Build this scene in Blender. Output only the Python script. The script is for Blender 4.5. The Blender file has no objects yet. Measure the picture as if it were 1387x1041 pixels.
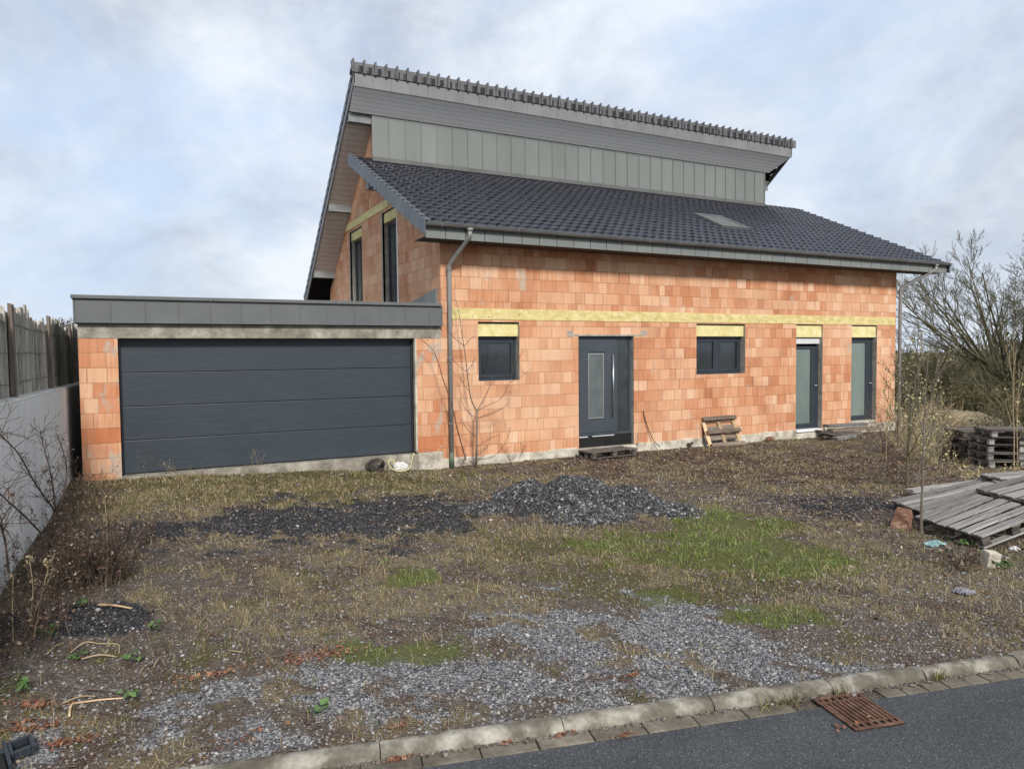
import bpy, bmesh, math, random
import numpy as np
from mathutils import Vector, Matrix, Euler
from mathutils.geometry import tessellate_polygon

# ------------------------------------------------------------------ camera, sky, sun, exposure
SC = bpy.context.scene
COL = SC.collection
R = math.radians
FPX, PITCH, ROLL, YAW = 963.65, 0.045152, -0.009635, 0.474832
CAM = Vector((-5.137, -12.992, 2.104))
_F = Vector((math.sin(YAW)*math.cos(PITCH), math.cos(YAW)*math.cos(PITCH), -math.sin(PITCH)))
_r = Vector((math.cos(YAW), -math.sin(YAW), 0)); _u = _r.cross(_F)
_R = _r*math.cos(ROLL)+_u*math.sin(ROLL); _U = -_r*math.sin(ROLL)+_u*math.cos(ROLL)
cd = bpy.data.cameras.new('camera'); co = bpy.data.objects.new('camera', cd); COL.objects.link(co)
cd.sensor_width = 36; cd.lens = 36*FPX/1387; cd.clip_start = .05; cd.clip_end = 3000
co.matrix_world = Matrix(((_R.x, _U.x, -_F.x, CAM.x), (_R.y, _U.y, -_F.y, CAM.y), (_R.z, _U.z, -_F.z, CAM.z), (0, 0, 0, 1)))
SC.camera = co

SUN_EL, SUN_AZ = R(36), R(190)          # azimuth clockwise from +Y
sd = Vector((math.sin(SUN_AZ)*math.cos(SUN_EL), math.cos(SUN_AZ)*math.cos(SUN_EL), math.sin(SUN_EL)))
W = bpy.data.worlds.new('World'); SC.world = W; W.use_nodes = True
wt = W.node_tree; wn = wt.nodes; bg = wn['Background']
sky = wn.new('ShaderNodeTexSky'); sky.sky_type = 'NISHITA'; sky.sun_disc = False
sky.sun_elevation = SUN_EL; sky.sun_rotation = SUN_AZ; sky.dust_density = 2.0; sky.air_density = 1.0
tc = wn.new('ShaderNodeTexCoord')
def wmap(scale, loc=(0, 0, 0)):
    m = wn.new('ShaderNodeMapping'); m.inputs['Scale'].default_value = scale; m.inputs['Location'].default_value = loc
    wt.links.new(tc.outputs['Generated'], m.inputs['Vector']); return m
def wnoise(m, s, d, r, dist=0.):
    n = wn.new('ShaderNodeTexNoise'); n.inputs['Scale'].default_value = s; n.inputs['Detail'].default_value = d
    n.inputs['Roughness'].default_value = r; n.inputs['Distortion'].default_value = dist
    wt.links.new(m.outputs[0], n.inputs['Vector']); return n
def wramp(src, stops):
    n = wn.new('ShaderNodeValToRGB'); e = n.color_ramp.elements
    while len(e) < len(stops): e.new(.5)
    for i, (p, c) in enumerate(stops): e[i].position = p; e[i].color = c if len(c) == 4 else (*c, 1)
    wt.links.new(src, n.inputs[0]); return n
def wmix(f, a, b):
    n = wn.new('ShaderNodeMix'); n.data_type = 'RGBA'
    wt.links.new(f, n.inputs[0])
    for s, i in ((a, 6), (b, 7)):
        if isinstance(s, tuple): n.inputs[i].default_value = (*s, 1)
        else: wt.links.new(s, n.inputs[i])
    return n.outputs[2]
mA = wmap((1.1, 1.1, 1.7), (3.1, .4, .2)); mB = wmap((1., 1., 1.7), (7.3, 2.2, 1.0))
cover = wramp(wnoise(mA, 1.9, 10, .62, .25).outputs[0], [(.34, (.25,)*3), (.47, (.75,)*3), (.58, (1,)*3)])
shade = wramp(wnoise(mB, 2.6, 11, .63, .3).outputs[0], [(.35, (3.6, 4.0, 4.7)), (.48, (5.0, 5.45, 6.05)), (.60, (6.3, 6.65, 7.05))])
blue = wmix(wramp(wnoise(mA, .8, 2, .5).outputs[0], [(.3, (0,)*3), (.7, (1,)*3)]).outputs[0], (3.9, 5.1, 7.3), (4.7, 5.7, 7.3))
skyb = wn.new('ShaderNodeMix'); skyb.data_type = 'RGBA'; skyb.inputs[0].default_value = .75
wt.links.new(sky.outputs[0], skyb.inputs[6]); wt.links.new(blue, skyb.inputs[7])
final = wmix(cover.outputs[0], skyb.outputs[2], shade.outputs[0])
wt.links.new(final, bg.inputs['Color']); bg.inputs['Strength'].default_value = .1
sl = bpy.data.lights.new('sun', 'SUN'); sl.energy = 2.7; sl.angle = R(9); sl.color = (1, .95, .88)
so = bpy.data.objects.new('sun', sl); COL.objects.link(so); so.rotation_euler = sd.to_track_quat('Z', 'Y').to_euler()
SC.view_settings.view_transform = 'Standard'; SC.view_settings.look = 'None'; SC.view_settings.gamma = 1
SC.view_settings.exposure = .54

# ------------------------------------------------------------------ helpers
rnd = random.Random(7)
def empty(name, loc=(0, 0, 0), rot=(0, 0, 0)):
    o = bpy.data.objects.new(name, None); COL.objects.link(o); o.location = loc; o.rotation_euler = rot
    o.empty_display_size = .1; return o
def tag(o, label=None, cat=None, group=None, kind=None):
    if label: o['label'] = label
    if cat: o['category'] = cat
    if group: o['group'] = group
    if kind: o['kind'] = kind
    return o
class MB:
    def __init__(s): s.v = []; s.f = []; s.m = []
    def add(s, vs, fs, mi=0):
        b = len(s.v); s.v += [tuple(v) for v in vs]; s.f += [tuple(i+b for i in f) for f in fs]; s.m += [mi]*len(fs); return s
    def box(s, x0, x1, y0, y1, z0, z1, mi=0):
        return s.add([(x, y, z) for z in (z0, z1) for y in (y0, y1) for x in (x0, x1)],
              [(0, 2, 3, 1), (4, 5, 7, 6), (0, 1, 5, 4), (2, 6, 7, 3), (0, 4, 6, 2), (1, 3, 7, 5)], mi)
    def hexa(s, p, mi=0):     # 8 points, bottom loop ccw then top loop ccw
        return s.add(p, [(3, 2, 1, 0), (4, 5, 6, 7), (0, 1, 5, 4), (1, 2, 6, 5), (2, 3, 7, 6), (3, 0, 4, 7)], mi)
    def tube(s, pts, rad, n=6, mi=0, cap=True):
        pts = [Vector(p) for p in pts]; k = len(pts)
        if not hasattr(rad, '__len__'): rad = [rad]*k
        base = len(s.v); prev = None
        for i, p in enumerate(pts):
            d = (pts[min(i+1, k-1)]-pts[max(i-1, 0)]);
            d = d.normalized() if d.length > 1e-9 else Vector((0, 0, 1))
            if prev is None:
                a = d.orthogonal().normalized()
            else:
                a = prev-d*prev.dot(d); a = a.normalized() if a.length > 1e-6 else d.orthogonal().normalized()
            prev = a; b = d.cross(a)
            for j in range(n):
                t = 2*math.pi*j/n; s.v.append(tuple(p+(a*math.cos(t)+b*math.sin(t))*rad[i]))
        for i in range(k-1):
            for j in range(n):
                j2 = (j+1) % n
                s.f.append((base+i*n+j, base+i*n+j2, base+(i+1)*n+j2, base+(i+1)*n+j)); s.m.append(mi)
        if cap:
            s.f.append(tuple(base+j for j in reversed(range(n)))); s.m.append(mi)
            s.f.append(tuple(base+(k-1)*n+j for j in range(n))); s.m.append(mi)
        return s
    def build(s, name, mats, parent=None, smooth=False, bevel=0, loc=None, rot=None):
        me = bpy.data.meshes.new(name); me.from_pydata(s.v, [], s.f)
        if not isinstance(mats, (list, tuple)): mats = [mats]
        for m in mats: me.materials.append(m)
        if any(s.m): me.polygons.foreach_set('material_index', s.m)
        if smooth: me.polygons.foreach_set('use_smooth', [True]*len(s.f))
        me.update()
        o = bpy.data.objects.new(name, me); COL.objects.link(o)
        if parent: o.parent = parent
        if loc is not None: o.location = loc
        if rot is not None: o.rotation_euler = rot
        if bevel:
            b = o.modifiers.new('bevel', 'BEVEL'); b.width = bevel; b.segments = 2; b.limit_method = 'ANGLE'
        return o
def kids(o): return [c for c in bpy.data.objects if c.parent == o]
def copy_tree(o, parent=None):
    c = o.copy(); COL.objects.link(c)
    if parent is not None: c.parent = parent
    for ch in kids(o): copy_tree(ch, c)
    return c
# --- numpy noise
def _h(ix, iy, seed):
    n = (ix.astype(np.int64)*374761393+iy.astype(np.int64)*668265263+seed*1274126177) & 0x7fffffff
    n = ((n ^ (n >> 13))*1274126177) & 0x7fffffff
    return ((n ^ (n >> 16)) & 0xffff)/65535.
def vn(x, y, seed=0):
    ix = np.floor(x); iy = np.floor(y); fx = x-ix; fy = y-iy
    fx = fx*fx*(3-2*fx); fy = fy*fy*(3-2*fy)
    a = _h(ix, iy, seed); b = _h(ix+1, iy, seed); c = _h(ix, iy+1, seed); d = _h(ix+1, iy+1, seed)
    return (a*(1-fx)+b*fx)*(1-fy)+(c*(1-fx)+d*fx)*fy
def fbm(x, y, seed=0, oct=4):
    t = 0; a = .5; s = 0
    for i in range(oct): t = t+a*vn(x*2**i+seed*3.7, y*2**i-seed*1.3, seed+i); s += a; a *= .5
    return t/s
def sstep(a, b, x):
    t = np.clip((x-a)/(b-a), 0, 1); return t*t*(3-2*t)
# --- kerb line frame
KP = np.array([-4.95, -9.07]); KD = np.array([.9735, -.2288]); KN = np.array([-.2288, -.9735])
def kst(x, y): return (x-KP[0])*KD[0]+(y-KP[1])*KD[1], (x-KP[0])*KN[0]+(y-KP[1])*KN[1]
def kxy(t, s): return KP[0]+t*KD[0]+s*KN[0], KP[1]+t*KD[1]+s*KN[1]
ROADZ = -.06
def height(x, y):
    x = np.asarray(x, float); y = np.asarray(y, float)
    t, s = kst(x, y)
    hb = np.interp(x, [-6.2, -5, -1.5, -.3, 2, 5, 14, 20], [.14, .12, -.06, -.14, -.15, -.17, -.22, -.35])
    w = np.clip((-s)/8.8, 0, 1); w = w*w*(3-2*w)
    h = -.025*(1-w)+hb*w
    far = np.maximum(x-15, 0)*.045+np.maximum(y-11, 0)*.03
    h = h-np.minimum(far, 3.5)
    amp = sstep(.0, -.8, s)*sstep(.0, -.5, y-.2)
    h = h+amp*((fbm(x*.9, y*.9, 3, 3)-.5)*.10+(fbm(x*4, y*4, 5, 3)-.5)*.035)
    h = h+.16*np.exp(-((x+6.2)/.45)**2)*sstep(-2.5, -5, y)*sstep(.1, -.8, s)
    h = np.where(x < -6.4, 1.45+.0*x, h)
    h = np.where(s > .04, np.where(s < 9.2, -.34, -.02), h)
    return h
def gp(u, v, dz=0.):
    """the point of the ground seen at a pixel of the 1387 x 1041 photograph"""
    d = _F+_R*((u-693.5)/FPX)-_U*((v-520.5)/FPX); z = -.05
    for _ in range(6):
        p = CAM+d*((z-CAM.z)/d.z); z = float(height(p.x, p.y))+dz
    return Vector((p.x, p.y, z))
def at(u, v, depth):
    d = _F+_R*((u-693.5)/FPX)-_U*((v-520.5)/FPX); return CAM+d*depth

# ------------------------------------------------------------------ materials
def nm(name, rough=.8, spec=.3):
    m = bpy.data.materials.new(name); m.use_nodes = True; nt = m.node_tree
    b = nt.nodes['Principled BSDF']; b.inputs['Roughness'].default_value = rough
    b.inputs['Specular IOR Level'].default_value = spec
    return m, nt, b
def N(nt, t, **k):
    n = nt.nodes.new('ShaderNode'+t)
    for a, v in k.items(): setattr(n, a, v)
    return n
def I(nt, node, **k):
    for a, v in k.items():
        a = a.replace('_', ' ')
        if hasattr(v, 'is_linked'): nt.links.new(v, node.inputs[a])
        else: node.inputs[a].default_value = v
    return node
def coords(nt, scale=(1, 1, 1), kind='Object', loc=(0, 0, 0)):
    t = N(nt, 'TexCoord'); m = N(nt, 'Mapping'); m.inputs['Scale'].default_value = scale; m.inputs['Location'].default_value = loc
    nt.links.new(t.outputs[kind], m.inputs[0]); return m.outputs[0]
def noise(nt, vec, scale, detail=4, rough=.55, dist=0):
    n = N(nt, 'TexNoise'); nt.links.new(vec, n.inputs['Vector'])
    I(nt, n, Scale=scale, Detail=detail, Roughness=rough, Distortion=dist); return n.outputs[0]
def ramp(nt, fac, stops, interp='LINEAR'):
    n = N(nt, 'ValToRGB'); e = n.color_ramp.elements; n.color_ramp.interpolation = interp
    while len(e) < len(stops): e.new(.5)
    for i, (p, c) in enumerate(stops):
        e[i].position = p; c = (c,)*3 if not hasattr(c, '__len__') else c; e[i].color = (*c, 1)
    nt.links.new(fac, n.inputs[0]); return n.outputs[0]
def mix(nt, fac, a, b, mode='MIX'):
    n = N(nt, 'Mix', data_type='RGBA', blend_type=mode)
    for s, i in ((fac, 0), (a, 6), (b, 7)):
        if hasattr(s, 'is_linked'): nt.links.new(s, n.inputs[i])
        else: n.inputs[i].default_value = s if i == 0 else (*s, 1)
    return n.outputs[2]
def math_(nt, op, a, b=0., c=None):
    n = N(nt, 'Math', operation=op)
    for s, i in ((a, 0), (b, 1), (c, 2)):
        if s is None: continue
        if hasattr(s, 'is_linked'): nt.links.new(s, n.inputs[i])
        else: n.inputs[i].default_value = s
    return n.outputs[0]
def bump(nt, b, h, strength=.4, dist=.01):
    n = N(nt, 'Bump'); n.inputs['Strength'].default_value = strength; n.inputs['Distance'].default_value = dist
    nt.links.new(h, n.inputs['Height']); nt.links.new(n.outputs[0], b.inputs['Normal']); return n
def setc(nt, b, c): nt.links.new(c, b.inputs['Base Color'])
def noisy(name, stops, scale=8, stretch=(1, 1, 1), rough=.8, spec=.3, bmp=.2, metal=0, detail=6, bdist=.006, rand=0, island=0, fine=0):
    m, nt, b = nm(name, rough, spec); vec = coords(nt, stretch)
    n = noise(nt, vec, scale, detail, .62)
    c = ramp(nt, n, stops)
    if fine:
        n2 = noise(nt, coords(nt), fine, 3, .6); c = mix(nt, .5, c, ramp(nt, n2, [(.3, .35), (.7, .65)]), 'OVERLAY')
    src = None
    if rand: src = N(nt, 'ObjectInfo').outputs['Random']
    if island: src = N(nt, 'NewGeometry').outputs['Random Per Island']; rand = island
    if src is not None:
        f = N(nt, 'MapRange'); f.inputs[3].default_value = 1-rand; f.inputs[4].default_value = 1+rand; nt.links.new(src, f.inputs[0])
        g = N(nt, 'VectorMath', operation='SCALE'); nt.links.new(c, g.inputs[0]); nt.links.new(f.outputs[0], g.inputs['Scale']); c = g.outputs[0]
    setc(nt, b, c); b.inputs['Metallic'].default_value = metal
    if bmp: bump(nt, b, n, bmp, bdist)
    return m
def brick_mat(name, pale=0., smear=.64, red=0.):
    m, nt, b = nm(name, .85, .2)
    t = N(nt, 'TexCoord'); s = N(nt, 'SeparateXYZ'); nt.links.new(t.outputs['Object'], s.inputs[0])
    hx = math_(nt, 'ADD', s.outputs[0], s.outputs[1]); hz = s.outputs[2]
    row = math_(nt, 'FLOOR', math_(nt, 'DIVIDE', hz, .24))
    wn_ = N(nt, 'TexWhiteNoise', noise_dimensions='1D'); nt.links.new(row, wn_.inputs['W'])
    sh = math_(nt, 'MULTIPLY', wn_.outputs[0], .6)
    # irregular block lengths along each course
    n1 = N(nt, 'TexNoise', noise_dimensions='2D'); cx = N(nt, 'CombineXYZ')
    nt.links.new(math_(nt, 'MULTIPLY', hx, .9), cx.inputs[0]); nt.links.new(math_(nt, 'MULTIPLY', row, 7.3), cx.inputs[1])
    nt.links.new(cx.outputs[0], n1.inputs['Vector']); I(nt, n1, Scale=2.0, Detail=1.)
    hx2 = math_(nt, 'ADD', math_(nt, 'ADD', hx, sh), math_(nt, 'MULTIPLY', n1.outputs[0], .55))
    wob = math_(nt, 'MULTIPLY', math_(nt, 'SUBTRACT', noise(nt, t.outputs['Object'], 5, 2), .5), .012)
    cv = N(nt, 'CombineXYZ'); nt.links.new(math_(nt, 'ADD', hx2, wob), cv.inputs[0]); nt.links.new(math_(nt, 'ADD', hz, wob), cv.inputs[1])
    br = N(nt, 'TexBrick', offset=.5, squash=.75, squash_frequency=3); nt.links.new(cv.outputs[0], br.inputs['Vector'])
    I(nt, br, Scale=1., Mortar_Size=.0055, Mortar_Smooth=.3, Bias=0., Brick_Width=.255, Row_Height=.24)
    br.inputs['Color1'].default_value = (0, 0, 0, 1); br.inputs['Color2'].default_value = (1, 1, 1, 1); br.inputs['Mortar'].default_value = (.5, .5, .5, 1)
    c = ramp(nt, br.outputs['Color'], [(0, (.455, .195, .10)), (.18, (.525, .25, .135)), (.45, (.575, .30, .17)), (.7, (.61, .345, .21)), (.88, (.64, .40, .26)), (1, (.67, .45, .31))])
    if pale: c = mix(nt, pale, c, (.66, .42, .30))
    # combed vertical ridges and firing blotches
    wv = N(nt, 'TexNoise'); nt.links.new(coords(nt, (34, 34, 1.5)), wv.inputs['Vector']); I(nt, wv, Scale=1., Detail=3.)
    c = mix(nt, .55, c, ramp(nt, wv.outputs[0], [(.3, .30), (.7, .66)]), 'OVERLAY')
    bl = noise(nt, coords(nt), 1.1, 5, .6)
    c = mix(nt, .8, c, ramp(nt, bl, [(.3, (.36, .32, .29)), (.5, (.5, .48, .46)), (.7, (.60, .60, .60))]), 'OVERLAY')
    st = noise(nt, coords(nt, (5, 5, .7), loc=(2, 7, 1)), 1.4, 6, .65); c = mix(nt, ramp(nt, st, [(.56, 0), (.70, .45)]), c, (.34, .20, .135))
    fine = noise(nt, coords(nt), 45, 4, .7)
    c = mix(nt, .3, c, ramp(nt, fine, [(.3, .3), (.7, .68)]), 'OVERLAY')
    c = mix(nt, math_(nt, 'MULTIPLY', br.outputs['Fac'], .7), c, (.20, .10, .058))
    rw_ = N(nt, 'TexNoise', noise_dimensions='2D'); rc = N(nt, 'CombineXYZ'); nt.links.new(math_(nt, 'MULTIPLY', hx, .55), rc.inputs[0]); nt.links.new(math_(nt, 'MULTIPLY', row, 3.71), rc.inputs[1])
    nt.links.new(rc.outputs[0], rw_.inputs['Vector']); I(nt, rw_, Scale=1., Detail=2.)
    c = mix(nt, ramp(nt, rw_.outputs[0], [(.52, 0), (.70, .45)]), c, (.66, .44, .29)); c = mix(nt, ramp(nt, rw_.outputs[0], [(.30, .5), (.48, 0)]), c, (.50, .21, .105))
    if red: 
        kk = ramp(nt, br.outputs['Color'], [(.35, red), (.5, 0)]); c = mix(nt, kk, c, (.48, .15, .06))
    pz = ramp(nt, noise(nt, coords(nt, loc=(5, 1, 8)), .55, 3, .5), [(.45, 0), (.64, .36)]); c = mix(nt, pz, c, (.66, .41, .26))
    # mortar smears
    sm = ramp(nt, noise(nt, coords(nt, (1, 1, .8), loc=(3, 1, 2)), 2.2, 6, .68), [(smear, 0), (smear+.06, .8)])
    c = mix(nt, sm, c, (.42, .36, .30))
    wsm = ramp(nt, noise(nt, coords(nt, (1, 1, 1), loc=(9, 4, 2)), 1.3, 4, .6), [(.70, 0), (.78, .5)])
    c = mix(nt, wsm, c, (.66, .56, .48))
    setc(nt, b, c)
    hgt = math_(nt, 'ADD', math_(nt, 'MULTIPLY', br.outputs['Fac'], -1.), math_(nt, 'MULTIPLY', wv.outputs[0], .35))
    bump(nt, b, hgt, .7, .006)
    return m
M = {}
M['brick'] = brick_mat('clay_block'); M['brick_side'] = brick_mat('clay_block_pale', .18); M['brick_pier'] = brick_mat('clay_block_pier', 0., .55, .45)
M['concrete'] = noisy('concrete', [(.3, (.13, .117, .095)), (.5, (.25, .23, .19)), (.7, (.42, .395, .34))], 3.5, rough=.9, bmp=.35, fine=30)
M['plinth'] = noisy('plinth_concrete', [(.32, (.20, .17, .13)), (.5, (.45, .41, .34)), (.68, (.62, .58, .50))], 3, rough=.9, bmp=.4, fine=25)
M['mortar_edge'] = noisy('mortar_edge', [(.3, (.22, .20, .17)), (.7, (.44, .41, .36))], 6, rough=.9, bmp=.4)
M['wall_concrete'] = noisy('smooth_concrete', [(.3, (.58, .575, .56)), (.5, (.72, .715, .695)), (.7, (.80, .795, .77))], 2.0, (4, 4, .35), rough=.75, bmp=.15, fine=18)
M['wall_cap'] = noisy('wall_cap', [(.3, (.38, .37, .34)), (.7, (.62, .61, .57))], 9, rough=.9)
M['insul'] = noisy('insulation_board', [(.3, (.46, .37, .15)), (.5, (.60, .50, .22)), (.7, (.70, .62, .36))], 5, (1, 1, 2), rough=.9, bmp=.15, fine=60)
M['insul_pale'] = noisy('insulation_board_pale', [(.3, (.55, .47, .20)), (.5, (.66, .58, .28)), (.7, (.74, .68, .40))], 6, rough=.9, bmp=.15, fine=60)
M['pin'] = noisy('fixing_pin', [(.4, .05), (.6, .10)], 10, rough=.6)
M['zinc'] = noisy('zinc_sheet', [(.3, (.098, .105, .106)), (.7, (.122, .130, .130))], 1.6, rough=.5, spec=.4, bmp=.02, island=.05)
M['zinc_light'] = noisy('zinc_cladding', [(.3, (.155, .168, .160)), (.7, (.19, .203, .193))], 1.3, (1, 1, .5), rough=.5, spec=.4, bmp=.02, island=.05)
M['zinc_trim'] = noisy('zinc_trim', [(.3, (.155, .155, .16)), (.7, (.205, .205, .21))], 2, rough=.5, spec=.4, bmp=.04, island=.06)
M['zinc_verge'] = noisy('zinc_verge', [(.3, (.075, .088, .10)), (.7, (.115, .13, .145))], 2, rough=.45, spec=.4, bmp=.04, island=.12)
M['gutter'] = noisy('gutter_zinc', [(.3, (.085, .085, .082)), (.7, (.125, .125, .12))], 2, rough=.45, spec=.5, bmp=.03)
M['pipe'] = noisy('pipe_zinc', [(.3, (.19, .188, .18)), (.7, (.26, .255, .245))], 3, (1, 1, .3), rough=.42, spec=.5, bmp=.03)
M['anthracite'] = noisy('anthracite_paint', [(.3, (.026, .033, .042)), (.7, (.033, .041, .051))], 3, rough=.38, spec=.4, bmp=.0)
M['black'] = noisy('black_plastic', [(.3, .010), (.7, .018)], 5, rough=.5, bmp=.05)
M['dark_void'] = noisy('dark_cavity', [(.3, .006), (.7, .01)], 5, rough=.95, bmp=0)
M['steel'] = noisy('brushed_steel', [(.3, .52), (.7, .62)], 4, (1, 1, .2), rough=.3, metal=.9, bmp=0)
M['white_alu'] = noisy('pale_aluminium', [(.3, (.52, .53, .53)), (.7, (.62, .62, .62))], 4, rough=.5, bmp=.03)
M['foil'] = noisy('window_foil', [(.3, (.70, .71, .72)), (.7, (.80, .80, .80))], 6, rough=.5, bmp=.1)
def glass_mat(name, a, b_, rough, sc=1.5, stretch=(1, 1, .4)):
    m, nt, b = nm(name, rough, .6); n = noise(nt, coords(nt, stretch), sc, 4, .5)
    setc(nt, b, ramp(nt, n, [(.3, a), (.7, b_)])); b.inputs['Coat Weight'].default_value = .5; b.inputs['Coat Roughness'].default_value = .03
    return m
M['glass_dark'] = glass_mat('window_glass', (.010, .013, .019), (.026, .032, .044), .06)
M['glass_foil'] = glass_mat('foiled_glass', (.006, .007, .008), (.10, .11, .11), .12, 3.0, (4, 4, .25))
M['glass_frost'] = glass_mat('frosted_glass', (.115, .15, .14), (.17, .21, .19), .35)
M['glass_door'] = glass_mat('ornament_glass', (.075, .09, .092), (.125, .145, .145), .35, 5, (1, 1, 1))
M['glass_side'] = glass_mat('dark_ornament_glass', (.022, .028, .030), (.04, .048, .05), .3, 5, (1, 1, 1))
M['glass_roof'] = noisy('roof_window_glass', [(.3, (.10, .115, .11)), (.7, (.14, .155, .15))], 3, rough=.25, spec=.6, bmp=0)
def garage_door_mat():
    m, nt, b = nm('garage_door_paint', .42, .4)
    n = noise(nt, coords(nt, (1.2, 1, 26)), 3, 6, .65); n2 = noise(nt, coords(nt), .9, 3)
    c = ramp(nt, n, [(.3, (.029, .038, .048)), (.7, (.044, .056, .069))])
    c = mix(nt, .35, c, ramp(nt, n2, [(.3, .42), (.7, .58)]), 'OVERLAY')
    setc(nt, b, c); bump(nt, b, n, .35, .004); return m
M['garage_door'] = garage_door_mat()
def tile_mat(name, ca, cb):
    m, nt, b = nm(name, .36, .5)
    n = noise(nt, coords(nt), 3.5, 4, .6); g = N(nt, 'NewGeometry').outputs['Random Per Island']
    c = ramp(nt, n, [(.3, ca), (.7, cb)])
    setc(nt, b, c); nt.links.new(ramp(nt, noise(nt, coords(nt), 9, 4), [(.3, .20), (.7, .40)]), b.inputs['Roughness'])
    bump(nt, b, noise(nt, coords(nt), 40, 3), .08, .004); return m
M['tile'] = tile_mat('glazed_roof_tile', (.013, .0135, .019), (.028, .029, .041))
M['tile_black'] = tile_mat('dark_roof_tile', (.012, .012, .014), (.024, .024, .027))
M['ridge'] = noisy('ridge_tile', [(.3, (.085, .084, .087)), (.7, (.14, .138, .142))], 4, rough=.4, spec=.5, bmp=.05)
def soffit_mat(name, c0, c1, ax, pitch):
    m, nt, b = nm(name, .6, .3); t = N(nt, 'TexCoord'); s = N(nt, 'SeparateXYZ'); nt.links.new(t.outputs['Object'], s.inputs[0])
    fr = math_(nt, 'FRACT', math_(nt, 'DIVIDE', s.outputs[ax], pitch))
    gap = math_(nt, 'LESS_THAN', fr, .10)
    n = noise(nt, coords(nt, (2, 9, 9)), 3, 4)
    c = mix(nt, math_(nt, 'MULTIPLY', gap, .4), ramp(nt, n, [(.3, c0), (.7, c1)]), (.08, .08, .085))
    setc(nt, b, c); bump(nt, b, math_(nt, 'MULTIPLY', gap, -1.), .6, .008); return m
M['soffit_front'] = soffit_mat('soffit_profile_front', (.78, .78, .79), (.86, .86, .87), 1, .09)
M['soffit_side'] = soffit_mat('soffit_profile_side', (.50, .44, .40), (.62, .56, .52), 1, .14)
M['beam'] = noisy('purlin_cover', [(.3, (.17, .18, .18)), (.7, (.23, .24, .24))], 4, rough=.6, bmp=.05)
M['eaves_wood'] = noisy('dark_eaves_boards', [(.3, (.05, .042, .036)), (.7, (.10, .085, .072))], 4, (1, 6, 6), rough=.9)
M['gap_shade'] = noisy('gap_shade_black', [(.3, .010), (.7, .022)], 6, rough=.8, bmp=.2)  # near-black colour standing in for deep shade in a narrow gap
M['door_paint'] = noisy('slate_door_paint', [(.3, (.046, .057, .069)), (.7, (.056, .068, .081))], 3, rough=.36, spec=.45, bmp=0)
def wood(name, stops, scale=3, stretch=(.5, 9, 9), rand=.4, rough=.88):
    m, nt, b = nm(name, rough, .2); info = N(nt, 'ObjectInfo').outputs['Random']
    t = N(nt, 'TexCoord'); mp = N(nt, 'Mapping'); mp.inputs['Scale'].default_value = stretch
    nt.links.new(t.outputs['Object'], mp.inputs[0])
    off = N(nt, 'CombineXYZ'); nt.links.new(math_(nt, 'MULTIPLY', info, 37.), off.inputs[0]); nt.links.new(math_(nt, 'MULTIPLY', info, 91.), off.inputs[1]); nt.links.new(off.outputs[0], mp.inputs['Location'])
    n = noise(nt, mp.outputs[0], scale, 8, .68, .3); c = ramp(nt, n, stops)
    f = N(nt, 'MapRange'); f.inputs[3].default_value = 1-rand; f.inputs[4].default_value = 1+rand; nt.links.new(info, f.inputs[0])
    g = N(nt, 'VectorMath', operation='SCALE'); nt.links.new(c, g.inputs[0]); nt.links.new(f.outputs[0], g.inputs['Scale'])
    kn = ramp(nt, noise(nt, coords(nt, (1, 2, 2)), 9, 4), [(.30, .55), (.42, 1.)])
    c2 = mix(nt, 1., g.outputs[0], kn, 'MULTIPLY')
    setc(nt, b, c2); bump(nt, b, n, .6, .006); return m
M['pallet_grey'] = wood('weathered_board', [(.28, (.06, .054, .048)), (.45, (.20, .19, .178)), (.6, (.31, .30, .285)), (.75, (.42, .405, .38))])
M['pallet_dark'] = wood('wet_dark_board', [(.3, (.03, .025, .021)), (.5, (.10, .085, .073)), (.7, (.20, .178, .16))])
M['pallet_brown'] = wood('brown_board', [(.3, (.07, .05, .038)), (.5, (.17, .135, .105)), (.7, (.27, .22, .18))])
M['timber'] = wood('raw_timber', [(.3, (.20, .13, .075)), (.5, (.36, .255, .155)), (.7, (.46, .35, .23))])
M['slat_cream'] = wood('paler_timber', [(.3, (.30, .20, .11)), (.5, (.46, .33, .20)), (.7, (.54, .41, .27))])
M['palisade'] = noisy('palisade_stakes', [(.28, (.15, .137, .108)), (.5, (.34, .32, .27)), (.72, (.52, .50, .44))], 5, (6, 6, .6), rough=.95, bmp=.8, fine=30, island=.35, bdist=.012)
M['fence_post'] = noisy('fence_post_wood', [(.3, (.10, .075, .06)), (.7, (.22, .18, .15))], 5, (6, 6, .6), rough=.95, bmp=.6)
M['wire'] = noisy('rusty_wire', [(.4, .03), (.6, .05)], 20, rough=.6)
M['bark_grey'] = noisy('grey_bark', [(.3, (.10, .082, .065)), (.7, (.22, .19, .155))], 12, (1, 1, .4), rough=.95, bmp=.4)
M['bark_olive'] = noisy('olive_bark', [(.3, (.06, .055, .03)), (.7, (.155, .14, .085))], 4, (1, 1, .4), rough=.95, bmp=.4)
M['twig'] = noisy('twig_bark', [(.3, (.085, .062, .048)), (.7, (.17, .125, .10))], 8, rough=.95, bmp=0, island=.35)
M['twig_red'] = noisy('red_twig_bark', [(.3, (.09, .04, .03)), (.7, (.18, .09, .07))], 8, rough=.95, bmp=0, island=.35)
M['straw'] = noisy('dry_stalk', [(.3, (.22, .165, .095)), (.7, (.42, .34, .21))], 6, rough=.9, bmp=0, island=.4)
M['dead_dark'] = noisy('dead_stalk', [(.3, (.05, .035, .026)), (.7, (.125, .09, .068))], 6, rough=.95, bmp=0, island=.45)
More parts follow.
